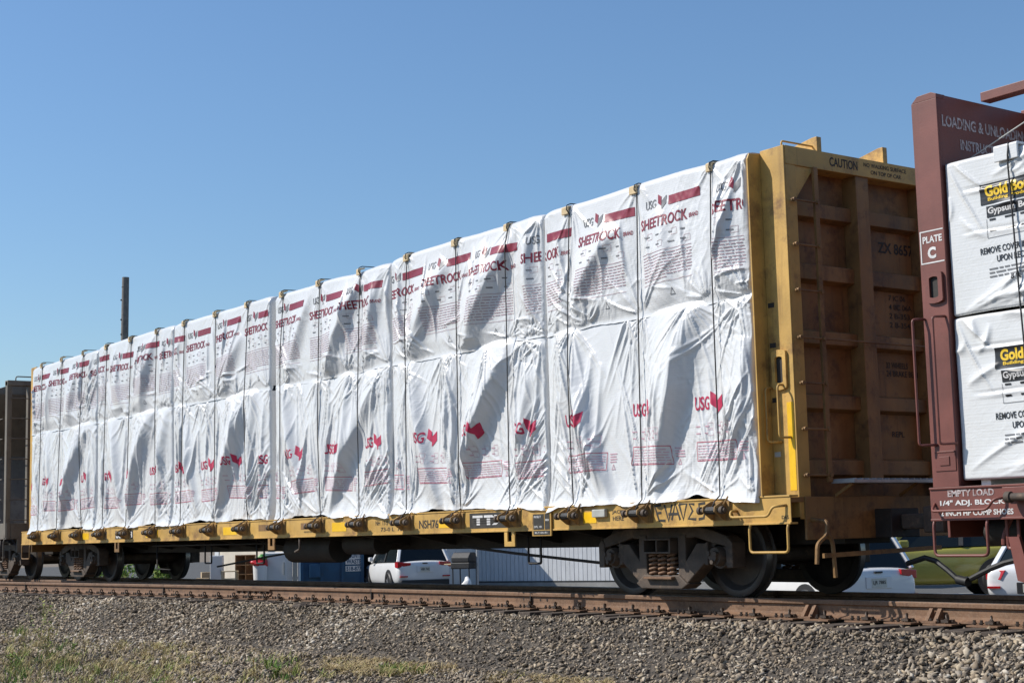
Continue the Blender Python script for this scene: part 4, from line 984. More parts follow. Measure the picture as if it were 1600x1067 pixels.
# its two bundles: tight ribbed film, creased near the top, printed in black and gold
def tight_wrap(x0, x1, zb, zt, seed):
    R = np.random.RandomState(seed); Lx, H, step = x1-x0, zt-zb, .0125; nx = int(Lx/step)+1; nz = int(H/step)+1
    s = np.linspace(0, Lx, nx); t = np.linspace(0, H, nz); S, T = np.meshgrid(s, t); U = R.uniform
    wx = fbm(S*1.4+seed, T*1.4, 3)-.47; Sw, Tw = S+.05*wx, T+.05*(fbm(S*1.5, T*1.5+seed, 3)-.47)
    d = .020*(fbm(S*1.2+seed, T*1.2, 3)-.4)+.0013*np.abs(np.sin(T*math.pi/.041+.9*wx))*(.3+fbm(S*2, T*2+seed, 2))
    hz = H*.52; 
    for h_ in (hz, H*.80):
        cr = sstep(S, .12, .3)*np.clip(fbm(S*2.1+h_*9, S*0+seed, 3)*2.2-.5, 0, 1); tt = T-h_-.05*wx-.03*(S/Lx)
        d += cr*(-.014*np.exp(-(tt/.014)**2)+.015*np.exp(-((tt+.03)/.020)**2))
    d += stroke(Sw, Tw, (.05, H*.97), (.40, hz-.02), .016, .012, .026, .6, .01); d += stroke(Sw, Tw, (.10, H*.99), (.42, H*.78), .016, .012, .026, .6, 0)
    for _ in range(22):
        c, h_ = U(.0, Lx), H*U(.55, 1.0); d += stroke(Sw, Tw, (c, h_), (c+U(-.5, .5), h_+U(-.3, .1)), U(.02, .05), U(.02, .05), U(.008, .024), U(.4, 1), U(-.04, .04))
    for _ in range(9): d += stroke(Sw, Tw, (U(.1, 1.2), U(.0, .1)), (U(.9, Lx), H*U(.25, .5)), .025, U(.03, .05), U(.012, .026), U(.4, .8), U(-.04, .04))
    for _ in range(8): c = U(0, Lx); d += stroke(Sw, Tw, (c, U(0, .1)), (c+U(.1, .5), U(.02, .2)), .02, .02, U(.008, .02), .7, 0)
    e = np.minimum(S, Lx-S); rr = .035; yy = -1.42-d+np.where(e < rr, rr-np.sqrt(np.maximum(0, rr*rr-(rr-e)**2)), 0)
    f = H-T; yy += np.where(f < .03, .03-np.sqrt(np.maximum(0, .0009-(.03-f)**2)), 0); yy += np.where(T < .02, .02-np.sqrt(np.maximum(0, .0004-(.02-T)**2)), 0)
    XX = x0+S; ZZ = zb+T+.03*(fbm(S*2+seed, S*0, 2)-.4)*np.exp(-T/.1)+.03*(fbm(S*1.5+seed*3, S*0+4, 2)-.4)*np.exp(-f/.15)
    def ext(at): return [(XX[:, at:at+1] if at == 0 else XX[:, -1:], (yy[:, :1] if at == 0 else yy[:, -1:])*(1-k)+k*-.22, ZZ[:, :1] if at == 0 else ZZ[:, -1:]) for k in (.1, .5, 1.)]
    Lc, Rc = ext(0)[::-1], ext(-1); X = np.hstack([c[0] for c in Lc]+[XX]+[c[0] for c in Rc]); Y = np.hstack([c[1] for c in Lc]+[yy]+[c[1] for c in Rc]); Z = np.hstack([c[2] for c in Lc]+[ZZ]+[c[2] for c in Rc])
    for k in (.1, .5, 1.): X = np.vstack([X, X[nz-1]]); Y = np.vstack([Y, np.maximum(Y[nz-1]*(1-k)+k*-.22, Y[nz-1])]); Z = np.vstack([Z, Z[nz-1]+.008*k])
    return dict(x0=x0, x1=x1, zb=zb, zt=zt, s=s, t=t, XX=XX, yy=yy, ZZ=ZZ, X=X, Y=Y, Z=Z, tier='tight', yf=-1.42)
BW = []
for nm, zb, zt, sd_ in (('lower', 1.125, 2.60, 5), ('upper', 2.615, 4.03, 9)):
    wr = tight_wrap(4.462, 8.1, zb, zt, sd_); BW.append(wr)
    root = wrap_object(wr, 'drywall_bundle', WR2, f'{nm} white wrapped gypsum bundle with black and gold label on the brown flatcar', 'bundles on the brown flatcar')
    q_ = pix(1556, 577, 1, -1.43) if nm == 'lower' else pix(1532, 322, 1, -1.43); xl, zl = float(q_[0]), float(q_[2])
    K, G, W_, F_ = [], [], [], []
    for q in range(2):
        x = xl+q*1.6; sh = .0
        P = lambda tr, ox, oz, w_, h_: place(tr, x, zl, w_*.80, h_*.80, .012, sh, (ox*.80, oz*.76))
        K += [P(rect_tris(60, 18), 0, 0, .92, .235), P(rect_tris(60, 12), .07, -.16, .84, .13)]
        G += [P(text_tris('Gold Bond', .04, .08), .07, .085, .66, .13), P(text_tris('Building Products', .03, .1), .10, .025, .60, .048)]
        W_ += [P(text_tris('Gypsum Board', .03, .08), .09, -.142, .66, .095)]
        for r_ in range(2):
            for c in range(4): K.append(P(rect_tris(6, 2), .10+c*.2, -.20-r_*.13, .13 if c else .08, .022))
        F_ += [P(rect_tris(40, 1), .06, -.405, .82, .006), P(rect_tris(1, 14), .06, -.405, .005, .22)]
        K += [P(text_tris('REMOVE COVER IMMEDIATELY', .02, .1), -.05, -.585, .98, .075), P(text_tris('UPON RECEIPT.', .02, .1), .16, -.70, .50, .075)]
        for r_ in range(3):
            o_ = .05
            while o_ < .8: ww = R.uniform(.05, .14); F_.append(P(rect_tris(6, 1), o_, -.78-r_*.045, ww, .018)); o_ += ww+.02
    # foot mark near the hem
        K.append(P(text_tris('8 ft', .02, .1), .34, -1.02 if nm == 'lower' else -.93, .12, .065))
    for nm_, mt_, its, of_ in (('black_printing', GBK, K, .004), ('gold_printing', GYL, G, .0075), ('white_printing', WIN, W_, .0075)):
        for it in its: print_on(wr, root, nm_, mt_, [it], of_)
    print_on(wr, root, 'small_printing', PGY, F_, .004)
for k, x in enumerate((5.20, 6.5)):
    pts = [(x+.06, BYS-.10, .96)]+[(x+.03*math.sin(z)+.02*(3-z)*.3, -1.455-.006*math.sin(z*3), z) for z in np.arange(1.1, 3.95, .12)]+[(x,-1.48,3.96),(x,-1.46,4.065),(x,-1.31,4.075),(x,-.15,4.2)]
    m = MB(); m.tube(pts, .0085, 6); m.build('rope', CBL, bc, smooth='all')
    m = MB(); m.prism([(-1.465,3.92),(-1.44,3.92),(-1.44,4.045),(-1.26,4.05),(-1.26,4.07),(-1.45,4.068),(-1.465,4.055)], 0, x-.16, x+.09); o = m.build('edge_protector', WR2, None, bevel=.006, loc=(x,-1.4,3.9))
    tag(o, ['white plastic edge block under the rope by the red brown bulkhead', 'white plastic edge block under the second rope of the red brown flatcar'][k], 'edge block')
m = MB(); m.box(4.62, 4.72, -1.36, -.3, 1.076, 1.15); m.build('deck_riser', WR2, bc); m = MB(); m.box(6.4, 6.5, -1.36, -.3, 1.076, 1.15); m.build('deck_riser', WR2, bc)

# ================================================================== THE HOPPER CAR
hc = thing('hopper_car', (-28, 0, 0), 'dull grey covered hopper car with end ladder and sloped end sheet', 'hopper car')
HX = -21.75
mb = MB(); mb.box(-37.5, -24.3, -1.50, 1.50, 1.35, 4.35)
mb.prism([(-24.3,4.35),(-23.2,4.35),(-24.3,2.9)], 1, -1.498, 1.498); hb = mb.build('hopper_body', HOP, hc, bevel=.02)
for x in np.arange(-36.6, -24, 1.5): m = MB(); m.box(x-.05, x+.05, -1.58, -1.501, 1.36, 4.34); m.build('side_rib', HOP, hb)
mb = MB(); mb.prism([(-1.5,4.351),(-1.1,4.52),(0,4.60),(1.1,4.52),(1.5,4.351)], 0, -37.5, -23.22); mb.build('roof', HOP, hc)
mb = MB()
for x in np.arange(-37.4, -22.4, .3): mb.box(x, x+.24, -.35, .35, 4.66, 4.70)
for x in np.arange(-37, -23, 1.4): mb.box(x, x+.05, -.3, .3, 4.59, 4.66)
mb.build('running_board', GAL, hc)
for y in (-1.46, -.98, .98, 1.46): m = MB(); m.box(HX-.16, HX-.02, y-.055, y+.055, .95, 4.50 if abs(y) > 1.2 else 4.44); m.build('corner_post', HOP, hc, bevel=.01)
m = MB(); m.box(HX-.2, HX+.0, -1.515, 1.515, 4.40, 4.52); m.build('top_end_beam', HOP, hc, bevel=.01)
m = MB(); m.tube(arc([(HX-.1,-1.3,4.52),(HX-.1,-1.3,4.62),(HX-.1,-.2,4.62),(HX-.1,-.2,4.52)], .05), .014, 6); m.build('grab_iron', HOP, hc, smooth='all')
for z in np.arange(1.35, 4.3, .46): m = MB(); m.cyl((HX,-1.44,z),(HX,-1.0,z),.012,7); m.cyl((HX,-.98,z),(HX,1.0,z),.011,7) if abs(z-2.73) < .1 else None; m.build('rung', HOP, hc)
for z in np.arange(1.35, 4.0, .46): m = MB(); m.cyl((-22.0,-1.535,z),(-22.45,-1.535,z),.012,7); m.build('rung', HOP, hc)
m = MB(); m.box(-22.5, -22.42, -1.55, -1.47, .95, 4.4); m.build('ladder_stile', HOP, hc)
m = MB(); m.box(-37.5, HX, -1.5, -1.40, .92, 1.28); m.box(-37.5, HX, 1.40, 1.5, .92, 1.28); m.box(HX-.1, HX+.003, -1.40, 1.40, .922, 1.278); m.build('side_sill', HOP, hc, bevel=.01)
m = MB(); m.prism([(-24.3,2.95),(-23.0,1.28),(-23.1,1.28),(-24.4,2.9)], 1, -1.4, 1.4); m.build('end_slope_sheet', HOP, hc)
m = MB(); m.prism([(-23.5,3.9),(-22.2,3.0),(-22.2,2.85),(-23.5,3.7)], 1, -.5, -.42); m.prism([(-23.5,3.9),(-22.2,3.0),(-22.2,2.85),(-23.5,3.7)], 1, .42, .5); m.build('end_brace', HOP, hc)
for xa, xb in ((-36.5,-33),(-32,-29),(-28,-25)):
    m = MB(); m.prism([(xa,1.36),(xb,1.36),((xa+xb)/2+.5,.45),((xa+xb)/2-.5,.45)], 1, -1.3, 1.3); m.build('discharge_hopper', HOP, hc)
m = MB(); m.box(-37.5, HX-.2, -.35, .35, .56, .92); m.build('centre_sill', DRK, hc)
stirrup(-22.35, -21.9, -1.5, .92, .42, hc, HOP)
end_gear(HX, 1, hc, HOP)
t = copy_tree(tr0, hc); t.location = (-23.05+28, 0, 0); t = copy_tree(tr0, hc); t.location = (-36+28, 0, 0)
m = MB(); m.tube(arc([(-22.3,-1.42,1.0),(-22.15,-1.5,.75),(-22.15,-1.5,.40),(-22.05,-1.45,.22)], .05), .035, 8); m.build('brake_lever', STL, hc, smooth=True)

# ================================================================== BEYOND THE TRACK
CW = mat('white car paint', (.74, .74, .735), .3, var=.03, scale=2, bump=0, coat=.6)
CO = mat('olive car paint', (.30, .275, .05), .35, var=.05, scale=2, bump=0, coat=.6)
GLS = mat('dark car glass', (.012, .016, .016), .12, var=.1, scale=2, bump=0, spec=.35)
RED = mat('red tail lamp', (.45, .012, .015), .2, var=.1, scale=9, bump=0, coat=.5)
TRM = mat('black plastic trim', (.022, .022, .023), .6, var=.2, scale=6, bump=.1)
RIM = mat('alloy wheel', (.32, .32, .33), .35, metal=.7, var=.1, scale=6, bump=0)
PLT = mat('licence plate', (.62, .60, .52), .5, var=.06, scale=9, bump=0)
SID = mat('pale painted siding', (.66, .67, .68), .6, var=.07, scale=1.2, rust=(.42, .40, .37), rust_amt=.10, bump=.1)
CRM = mat('cream stucco', (.66, .58, .47), .85, var=.10, scale=1.5, bump=.3)
DBL = mat('blue dumpster paint', (.022, .085, .165), .5, var=.2, scale=2, rust=(.05, .06, .07), rust_amt=.2, bump=.1)
OAK = mat('oak furniture', (.36, .21, .10), .6, var=.2, scale=6, bump=.2)
CDB = mat('cardboard', (.50, .37, .23), .85, var=.1, scale=4, bump=.1)
WBD = mat('white board', (.72, .71, .69), .6, var=.05, scale=3, bump=.05)
RBG = mat('red plastic bag', (.55, .02, .025), .3, var=.2, scale=12, bump=.3)
GBG = mat('green plastic', (.10, .34, .06), .4, var=.2, scale=12, bump=.2)
POL = mat('weathered grey pole wood', (.20, .185, .165), .9, var=.25, scale=5, rust=(.10, .09, .08), rust_amt=.2, bump=.5, bscale=25)
ROF = mat('dark roof sheet', (.07, .07, .075), .7, var=.15, scale=3)
CON = mat('concrete footing', (.33, .32, .30), .9, var=.15, scale=3, bump=.3)

def vehicle(name, label, paint, loc, head, L_, W, H, kind, plate='LJR 7885', group='vehicles parked beyond the track', z0=LOTZ):
    root = thing(name, (loc[0], loc[1], z0), label, 'car', group, rz=math.radians(head)); hw = W/2
    if kind == 'suv': st_ = [(-.5,.50,.98,.80),(-.485,.36,1.04,.92),(-.43,.27,1.06,.98),(-.25,.24,1.05,1),(0,.23,1.02,1),(.22,.24,1.0,.99),(.36,.25,.95,.96),(.45,.28,.88,.90),(.49,.36,.78,.78),(.5,.45,.68,.70)]
    else: st_ = [(-.5,.46,.86,.82),(-.485,.34,.98,.91),(-.42,.24,1.02,.97),(-.25,.20,.98,1),(0,.19,.95,1),(.22,.20,.93,.99),(.36,.21,.86,.95),(.45,.24,.76,.88),(.49,.32,.66,.76),(.5,.40,.58,.68)]
    mb = MB(); ring = lambda a, b, w_: [(0,a),(w_*.80,a),(w_*.95,a+.10),(w_,a+.34*(b-a)),(w_*1.0,a+.62*(b-a)),(w_*.97,b-.10),(w_*.90,b),(0,b+.03)]
    vs = []; n = 14
    for fx, a, b, f in st_:
        r = ring(a, b, hw*f); full = r+[(-p[0], p[1]) for p in r[-2:0:-1]]; vs += [(fx*L_, y, z) for y, z in full]
    m_ = len(st_); fs = [tuple(range(n)), tuple(range((m_-1)*n, m_*n))[::-1]]
    for i in range(m_-1):
        for k in range(n): fs.append((i*n+k, i*n+(k+1)%n, (i+1)*n+(k+1)%n, (i+1)*n+k))
    mb.add(vs, fs); b = mb.build('body', paint, root, local=True, smooth='all'); s_ = b.modifiers.new('s', 'SUBSURF'); s_.levels = s_.render_levels = 2
    # cabin: glass volume, roof, pillars
    if kind == 'suv': xb0, xb1, xt0, xt1, zb = -.465, .21, -.40, .06, 1.03
    else: xb0, xb1, xt0, xt1, zb = -.33, .22, -.20, .07, .95
    c0 = [(xb0*L_,-hw*.90,zb),(xb1*L_,-hw*.90,zb-.03),(xb1*L_,hw*.90,zb-.03),(xb0*L_,hw*.90,zb)]; c1 = [(xt0*L_,-hw*.72,H-.06),(xt1*L_,-hw*.72,H-.07),(xt1*L_,hw*.72,H-.07),(xt0*L_,hw*.72,H-.06)]
    g_ = MB(); g_.add(c0+c1, [(0,1,5,4),(1,2,6,5),(2,3,7,6),(3,0,4,7),(4,5,6,7)]); g_.build('windows', GLS, root, local=True, bevel=.02)
    r_ = MB(); mx = lambda p, k, z: (p[0]*1.0, p[1]*k, z)
    r_.add([mx(c1[0],1.06,H-.075),mx(c1[1],1.06,H-.085),mx(c1[2],1.06,H-.085),mx(c1[3],1.06,H-.075)]+[mx(c1[0],.9,H),mx(c1[1],.9,H-.01),mx(c1[2],.9,H-.01),mx(c1[3],.9,H)], [(0,1,5,4),(1,2,6,5),(2,3,7,6),(3,0,4,7),(4,5,6,7),(3,2,1,0)]); r_.build('roof', paint, root, local=True, bevel=.03)
    for k in range(4): q = MB(); q.bar(c0[k], c1[k], .10, .07); q.build('pillar', paint, root, local=True, bevel=.01)
    for sy in (-1, 1):
        q = MB(); xm = (xb0+xb1)/2*L_; q.bar((xm, sy*hw*.905, zb), (xm-.05, sy*hw*.725, H-.07), .09, .05); q.build('pillar', TRM, root, local=True)
        q = MB(); q.box(xb1*L_-.45, xb1*L_-.25, sy*hw*1.0, sy*hw*1.13, zb, zb+.14) if sy > 0 else q.box(xb1*L_-.45, xb1*L_-.25, -hw*1.13, -hw*1.0, zb, zb+.14); q.build('mirror', paint, root, local=True, bevel=.03)
    # wheels and arches
    wr_ = .35 if kind == 'suv' else .32; wm = None
    for fx in (-.285, .30):
        for sy in (-1, 1):
            a = MB(); a.cyl((fx*L_, sy*(hw-.10), wr_+.02), (fx*L_, sy*(hw+.012), wr_+.02), wr_+.075, 28); a.build('wheel_arch', TRM, root, local=True, smooth=True)
            if wm is None:
                t_ = MB(); t_.lathe([(.22,-.01),(.24,-.03),(wr_-.03,-.04),(wr_,-.01),(wr_,.18),(wr_-.04,.2),(.2,.2)], (0,0,0), 28); wm = t_.build('wheel', BLK, root, local=True, smooth=True)
                rm = MB(); rm.cyl((0,.02,0),(0,.0,0),.225,24)
                for k in range(5): an = k*2*math.pi/5; rm.bar((.04*math.cos(an),-.012,.04*math.sin(an)),(.215*math.cos(an),-.012,.215*math.sin(an)),.05,.03,(0,1,0))
                rm.build('rim', RIM, wm, local=True); o = wm
            else: o = copy_tree(wm, root)
            o.location = (fx*L_, sy*(hw-.0), wr_); o.rotation_euler = (0, 0, 0 if sy < 0 else math.pi)
    # tail
    xr = -L_/2
    for sy in (-1, 1):
        a, b2 = sorted((sy*hw*.50, sy*hw*.93)); q = MB()
        if kind == 'suv': q.prism([(a,.96 if sy > 0 else .88),(b2,.88 if sy > 0 else .96),(b2,1.06),(a,1.03)], 0, xr-.03, xr+.30); q.v = [(x+(.16*max(0, (abs(y)/hw-.80)/.2)), y*1.02, z-.03) for x, y, z in q.v]
        else: q.prism([(a+(.1 if sy > 0 else 0),.72),(b2-(0 if sy > 0 else .1),.72),(b2,.90),(a,.90)], 0, xr-.01, xr+.25); q.v = [(x+(.2*max(0, (abs(y)/hw-.78)/.2)), y, z) for x, y, z in q.v]
        q.build('tail_lamp', RED, root, local=True, bevel=.01)
        q = MB(); a, b2 = sorted((sy*hw*.62, sy*hw*.88)); q.box(xr-.022, xr+.12, a, b2, .56, .60); q.build('reflector', RED, root, local=True)
    q = MB(); q.box(xr-.025, xr+.25, -hw*.86, hw*.86, .30, .47 if kind == 'suv' else .36); q.build('bumper_trim', TRM, root, local=True, bevel=.03)
    pz = .80 if kind == 'suv' else .56
    q = MB(); q.box(xr-.012, xr+.1, -.27, .27, pz-.10, pz+.11); q.build('plate_recess', paint if kind == 'suv' else TRM, root, local=True, bevel=.01)
    q = MB(); q.box(xr-.020, xr-.0125, -.155, .155, pz-.078, pz+.078); pl_ = q.build('licence_plate', PLT, root, local=True)
    V, F = text_tris(plate, .02); q = MB(); q.add([(xr-.0215, .135-.27*v[0], pz-.04+.08*v[1]) for v in V], F); q.build('plate_lettering', TIN, root, local=True)
    q = MB(); q.box(xr-.016, xr+.05, -.08, .08, pz+.17, pz+.20); q.build('badge', TRM, root, local=True)
    return root
def ahead(u, depth, head, dist):
    x, y = at_depth(u, depth); a = math.radians(head); return (x+math.cos(a)*dist, y+math.sin(a)*dist)
vehicle('parked_car', 'white sport utility car seen from behind below the middle of the yellow flatcar', CW, ahead(657, 49, 164, 2.32), 164, 4.65, 1.84, 1.66, 'suv', 'HBR 7042')
vehicle('parked_car', 'white sport utility car low behind the wheels at the right end of the yellow flatcar', CW, ahead(1357, 27.5, 166, 2.2), 166, 4.40, 1.82, 1.64, 'suv', 'LJR 7885')
vehicle('parked_car', 'olive green crossover with black cladding parked between the two flatcars', CO, ahead(1530, 32.5, 228, 1.28), 228, 4.48, 1.80, 1.60, 'suv', z0=-.73)
x, y = ahead(1530, 32.5, 228, 1.28); m = MB(); m.box(-2.6, 2.6, -1.15, 1.15, LOTZ-.02, -.731); g = m.build('raised_driveway', CON, None, local=True, loc=(x, y, 0), bevel=.03); g.rotation_euler = (0, 0, math.radians(228)); g['kind'] = 'structure'
vehicle('parked_car', 'white sedan seen from behind at the right edge beside the olive crossover', CW, ahead(1592, 29.5, 116, 2.4), 116, 4.80, 1.84, 1.45, 'sedan', 'BDX 4921')

# siding building with an open carport at its left end
WD = np.array([.931, .366]); WN = np.array([.366, -.931]); O2 = np.array(at_depth(739, 51.0)); WA = math.atan2(WD[1], WD[0])
sb_ = thing('siding_building', (O2[0], O2[1], LOTZ), 'low pale building with vertical board siding behind the yellow flatcar', 'building', rz=WA)
LB = 11.5
mb = MB(); mb.box(0, LB, .03, 7, 0, 3.2); mb.build('wall', SID, sb_, local=True)
mb = MB(); mb.prism([(-.3,3.2),(7.3,3.2),(3.5,4.1)], 0, -.2, LB+.2); mb.build('roof', ROF, sb_, local=True)
mb = MB(); mb.box(0.02, LB-.02, -.045, .029, 0, .28); mb.build('footing', CON, sb_, local=True)
brd = None
for k in range(int(LB/.158)):
    if brd is None: m = MB(); m.box(.007,.151,-.012,.031,.32,3.18); brd = m.build('board', SID, sb_, local=True, bevel=.004); o = brd
    else: o = brd.copy(); COL.objects.link(o); o.parent = sb_
    o.location = (k*.158, rnd.uniform(-.003,.003), 0)
m = MB(); m.box(0, LB, -.05, .03, .281, .318); m.build('flashing', TRM, sb_, local=True)
cp = thing('carport', (O2[0], O2[1], LOTZ), 'dark open carport shed behind the white sport utility car', 'shed', rz=WA)
m = MB(); m.box(-.14, -.02, -1.75, 3.2, 0, 3.0); m.build('side_wall', SID, cp, local=True)
m = MB(); m.box(-6.3, -.141, 3.0, 3.15, 0, 3.0); m.build('back_wall', ROF, cp, local=True)
m = MB(); m.box(-6.3, -6.2, -1.2, 2.99, 0, 3.0); m.build('side_wall', ROF, cp, local=True)
m = MB(); m.box(-6.5, .1, -1.8, 3.3, 3.001, 3.12); m.build('roof', ROF, cp, local=True)
for x in (-3.2,): m = MB(); m.box(x-.06, x+.06, -1.1, -.98, 0, 3.0); m.build('post', SID, cp, local=True)
x, y = at_depth(738, 47.6); m = MB(); m.cyl((0,0,0),(0,0,2.1),.035,10); m.cyl((0,0,2.1),(0,0,2.14),.045,10); o = m.build('fence_post', GAL, None, local=True, loc=(x,y,LOTZ), smooth=True); tag(o, 'thin galvanised fence post at the left end of the siding wall', 'post')
x, y = at_depth(718, 47.8); gr = thing('barbecue_grill', (x, y, LOTZ), 'dark barbecue grill on legs right of the white sport utility car', 'grill', rz=WA)
m = MB(); m.box(-.35,.35,-.25,.25,.80,1.0); m.build('fire_box', TRM, gr, local=True, bevel=.03)
m = MB(); m.prism([(-.25,1.002),(.25,1.002),(.25,1.15),(.12,1.30),(-.12,1.30),(-.25,1.15)], 0, -.33, .33); m.build('lid', TRM, gr, local=True, bevel=.03)
for a in (-.3, .3):
    for b in (-.2, .2): m = MB(); m.cyl((a,b,0),(a,b,.80),.02,8); m.build('leg', TRM, gr, local=True)
m = MB(); m.box(-.62,-.36,-.2,.2,.93,.96); m.build('side_shelf', WOD, gr, local=True)
x, y = at_depth(721, 46.4)
def lumpy(seed, sx_, sy_, sz_, n=12, amp=.18):
    bm = bmesh.new(); bmesh.ops.create_icosphere(bm, subdivisions=3, radius=1); R = np.random.RandomState(seed); ph = R.uniform(0, 6, (6, 3)); fr = R.uniform(1.5, 4.5, (6, 3)); mb = MB()
    for v in bm.verts:
        k = 1+amp*sum(math.sin(fr[i][0]*v.co.x+ph[i][0])*math.sin(fr[i][1]*v.co.y+ph[i][1])*math.sin(fr[i][2]*v.co.z+ph[i][2]) for i in range(6)); v.co *= k
    bm.verts.index_update(); mb.add([(v.co.x*sx_, v.co.y*sy_, max(0, (v.co.z+.85)*sz_)) for v in bm.verts], [tuple(v.index for v in f.verts) for f in bm.faces]); bm.free(); return mb
o = lumpy(4, .15, .14, .30).build('plastic_bag', WBD, None, local=True, loc=(x, y, LOTZ), smooth='all'); tag(o, 'crumpled white plastic bag beside the grill', 'bag')

# the dumpster and the clutter by the cream wall
def local_thing(name, u, depth, label, cat, rz=WA, group=None):
    x, y = at_depth(u, depth); return thing(name, (x, y, LOTZ), label, cat, group, rz=rz)
VA = math.radians(143.9)-math.pi/2
dm = local_thing('dumpster', 512, 53, 'dark blue steel dumpster with white lettered signs left of the white car', 'dumpster', VA+.15)
m = MB(); m.prism([(-.95,.15),(.95,.15),(.95,1.75),(-.95,1.55)], 0, -1.05, 1.05); m.v = [(a, b, c) for a, b, c in m.v]; m.build('bin', DBL, dm, local=True, bevel=.02)
for a in (-1.0, -.35, .35, 1.0): m = MB(); m.box(a-.05, a+.05, -1.02, -.951, .15, 1.5); m.build('rib', DBL, dm, local=True)
m = MB(); m.prism([(-1.0,1.56),(1.0,1.76),(1.0,1.82),(-1.0,1.62)], 0, -1.1, 1.1); m.build('lid', TRM, dm, local=True)
m = MB(); m.box(-.75,-.40,-1.17,-.97,.55,.98); m.build('lift_pocket', DBL, dm, local=True, bevel=.01)
m = MB(); m.box(.40,1.03,-.962,-.9515,.68,1.38); m.build('sign_panel', DBL, dm, local=True)
for body, z0, z1 in (('COUNTY',1.16,1.32),('WASTE',.97,1.12),('518-877',.74,.88)): 
    m = MB(); m.box(.44,1.0,-.968,-.963,z0-.02,z1+.02); m.build('sign_strip', WBD, dm, local=True)
    V, F = text_tris(body, .03); m = MB(); m.add([(.47+.50*v[0], -.971, z0+(z1-z0)*v[1]) for v in V], F); m.build('sign_lettering', DBL, dm, local=True)
m = MB(); m.box(-.28,.05,-.958,-.9515,1.16,1.24); m.box(-.62,-.40,-.958,-.9515,1.10,1.30); m.build('sign_strip', WBD, dm, local=True)
cb = local_thing('cream_building', 400, 62, 'cream stucco building behind the discarded furniture', 'building', .12)
m = MB(); m.box(-3.2, 3.4, 0, 6, 0, 3.0); m.build('wall', CRM, cb, local=True); m = MB(); m.box(-3.4, 3.6, -.25, 6.2, 3.001, 3.25); m.build('roof', ROF, cb, local=True)
m = MB(); m.box(-3.2,-2.9,-.03,-.001,0,2.9); m.build('corner_trim', SID, cb, local=True); m = MB(); m.box(3.1,3.4,-.03,-.001,0,2.9); m.build('corner_trim', SID, cb, local=True)
pf = local_thing('board_fence', 456, 56, 'grey upright board fence left of the blue dumpster', 'fence', VA)
for k in range(5): m = MB(); m.box(-.45+k*.18, -.28+k*.18, -.012, .012, 0, 1.9+.03*(k % 2)); m.build('board', SID if k % 2 else GRY, pf, local=True, bevel=.005)
m = MB(); m.box(-.45,.44,.013,.05,.4,.5); m.box(-.45,.44,.013,.05,1.4,1.5); m.build('fence_rail', GRY, pf, local=True)
wp = local_thing('refrigerator', 430, 50.5, 'old white refrigerator standing left of the board fence', 'refrigerator', VA-.12)
m = MB(); m.box(-.36,.36,-.30,.32,.04,1.42); m.build('cabinet', WBD, wp, local=True, bevel=.02); m = MB(); m.box(-.355,.355,-.36,-.302,.06,1.40); m.build('door', WBD, wp, local=True, bevel=.015)
m = MB(); m.box(-.38,-.361,-.33,.30,.0,1.43); m.build('edge_board', CRM, wp, local=True); m = MB(); m.box(.28,.31,-.40,-.361,.7,1.1); m.build('handle', GRY, wp, local=True)
tc_ = local_thing('trash_can', 402, 50, 'pale trash can with a red and green bag bulging over its rim', 'trash can', VA)
m = MB(); m.cyl((0,0,0),(0,0,1.02),.19,20,.235); m.build('bin', WBD, tc_, local=True, smooth=True)
o = lumpy(9, .25, .24, .16).build('red_bag', RBG, tc_, local=True, smooth='all'); o.location = (0,0,.96); o = lumpy(12, .15, .14, .10).build('green_bag', GBG, tc_, local=True, smooth='all'); o.location = (.05,0,1.17)
bs = local_thing('bookcase', 379, 51, 'brown wooden bookcase with open compartments beside the trash can', 'bookcase', VA+.2)
m = MB(); m.box(-.33,-.30,-.18,.18,0,1.36); m.build('side_panel', OAK, bs, local=True); m = MB(); m.box(.30,.33,-.18,.18,0,1.36); m.build('side_panel', OAK, bs, local=True)
for z in (.05,.42,.72,1.02,1.33): m = MB(); m.box(-.299,.299,-.17,.17,z,z+.03); m.build('shelf', OAK, bs, local=True)
m = MB(); m.box(-.012,.012,-.165,.165,.081,1.329); m.build('divider', OAK, bs, local=True); m = MB(); m.box(-.299,.299,.171,.18,.05,1.33); m.build('back_panel', OAK, bs, local=True)
sl = local_thing('side_table', 355, 50, 'small pale wooden table with open legs left of the bookcase', 'table', VA)
m = MB(); m.box(-.25,.25,-.2,.2,.84,.87); m.build('table_top', WOD, sl, local=True)
for a in (-.22,.22):
    for b in (-.17,.17): m = MB(); m.box(a-.02,a+.02,b-.02,b+.02,0,.839); m.build('leg', WOD, sl, local=True)
m = MB(); m.box(-.199,.199,-.185,-.155,.60,.64); m.build('rail', WOD, sl, local=True)
wc = local_thing('cabinet', 335, 51, 'plain white cabinet at the left end of the furniture row', 'cabinet', VA+.1)
m = MB(); m.box(-.20,.20,-.25,.25,0,1.36); m.build('case', WBD, wc, local=True, bevel=.01); m = MB(); m.box(-.19,.19,-.272,-.251,.08,1.33); m.build('door', WBD, wc, local=True, bevel=.006); m = MB(); m.box(.14,.16,-.29,-.273,.75,.9); m.build('handle', GRY, wc, local=True)
for k, (u, d_, w_, h_, lb) in enumerate(((314,52,.42,.62,'brown cardboard box at the left end of the discarded furniture'),(319,52.6,.36,.80,'taller cardboard box behind the smaller one by the white cabinet'))):
    bx = local_thing('cardboard_box', u, d_, lb, 'box', VA+.3*k); m = MB(); m.box(-w_/2,w_/2,-w_/2,w_/2,0,h_); m.build('carton', CDB, bx, local=True, bevel=.008); m = MB(); m.bar((-w_/2,0,h_+.003),(w_/2,0,h_+.003),.06,.003); m.build('tape', WOD, bx, local=True)
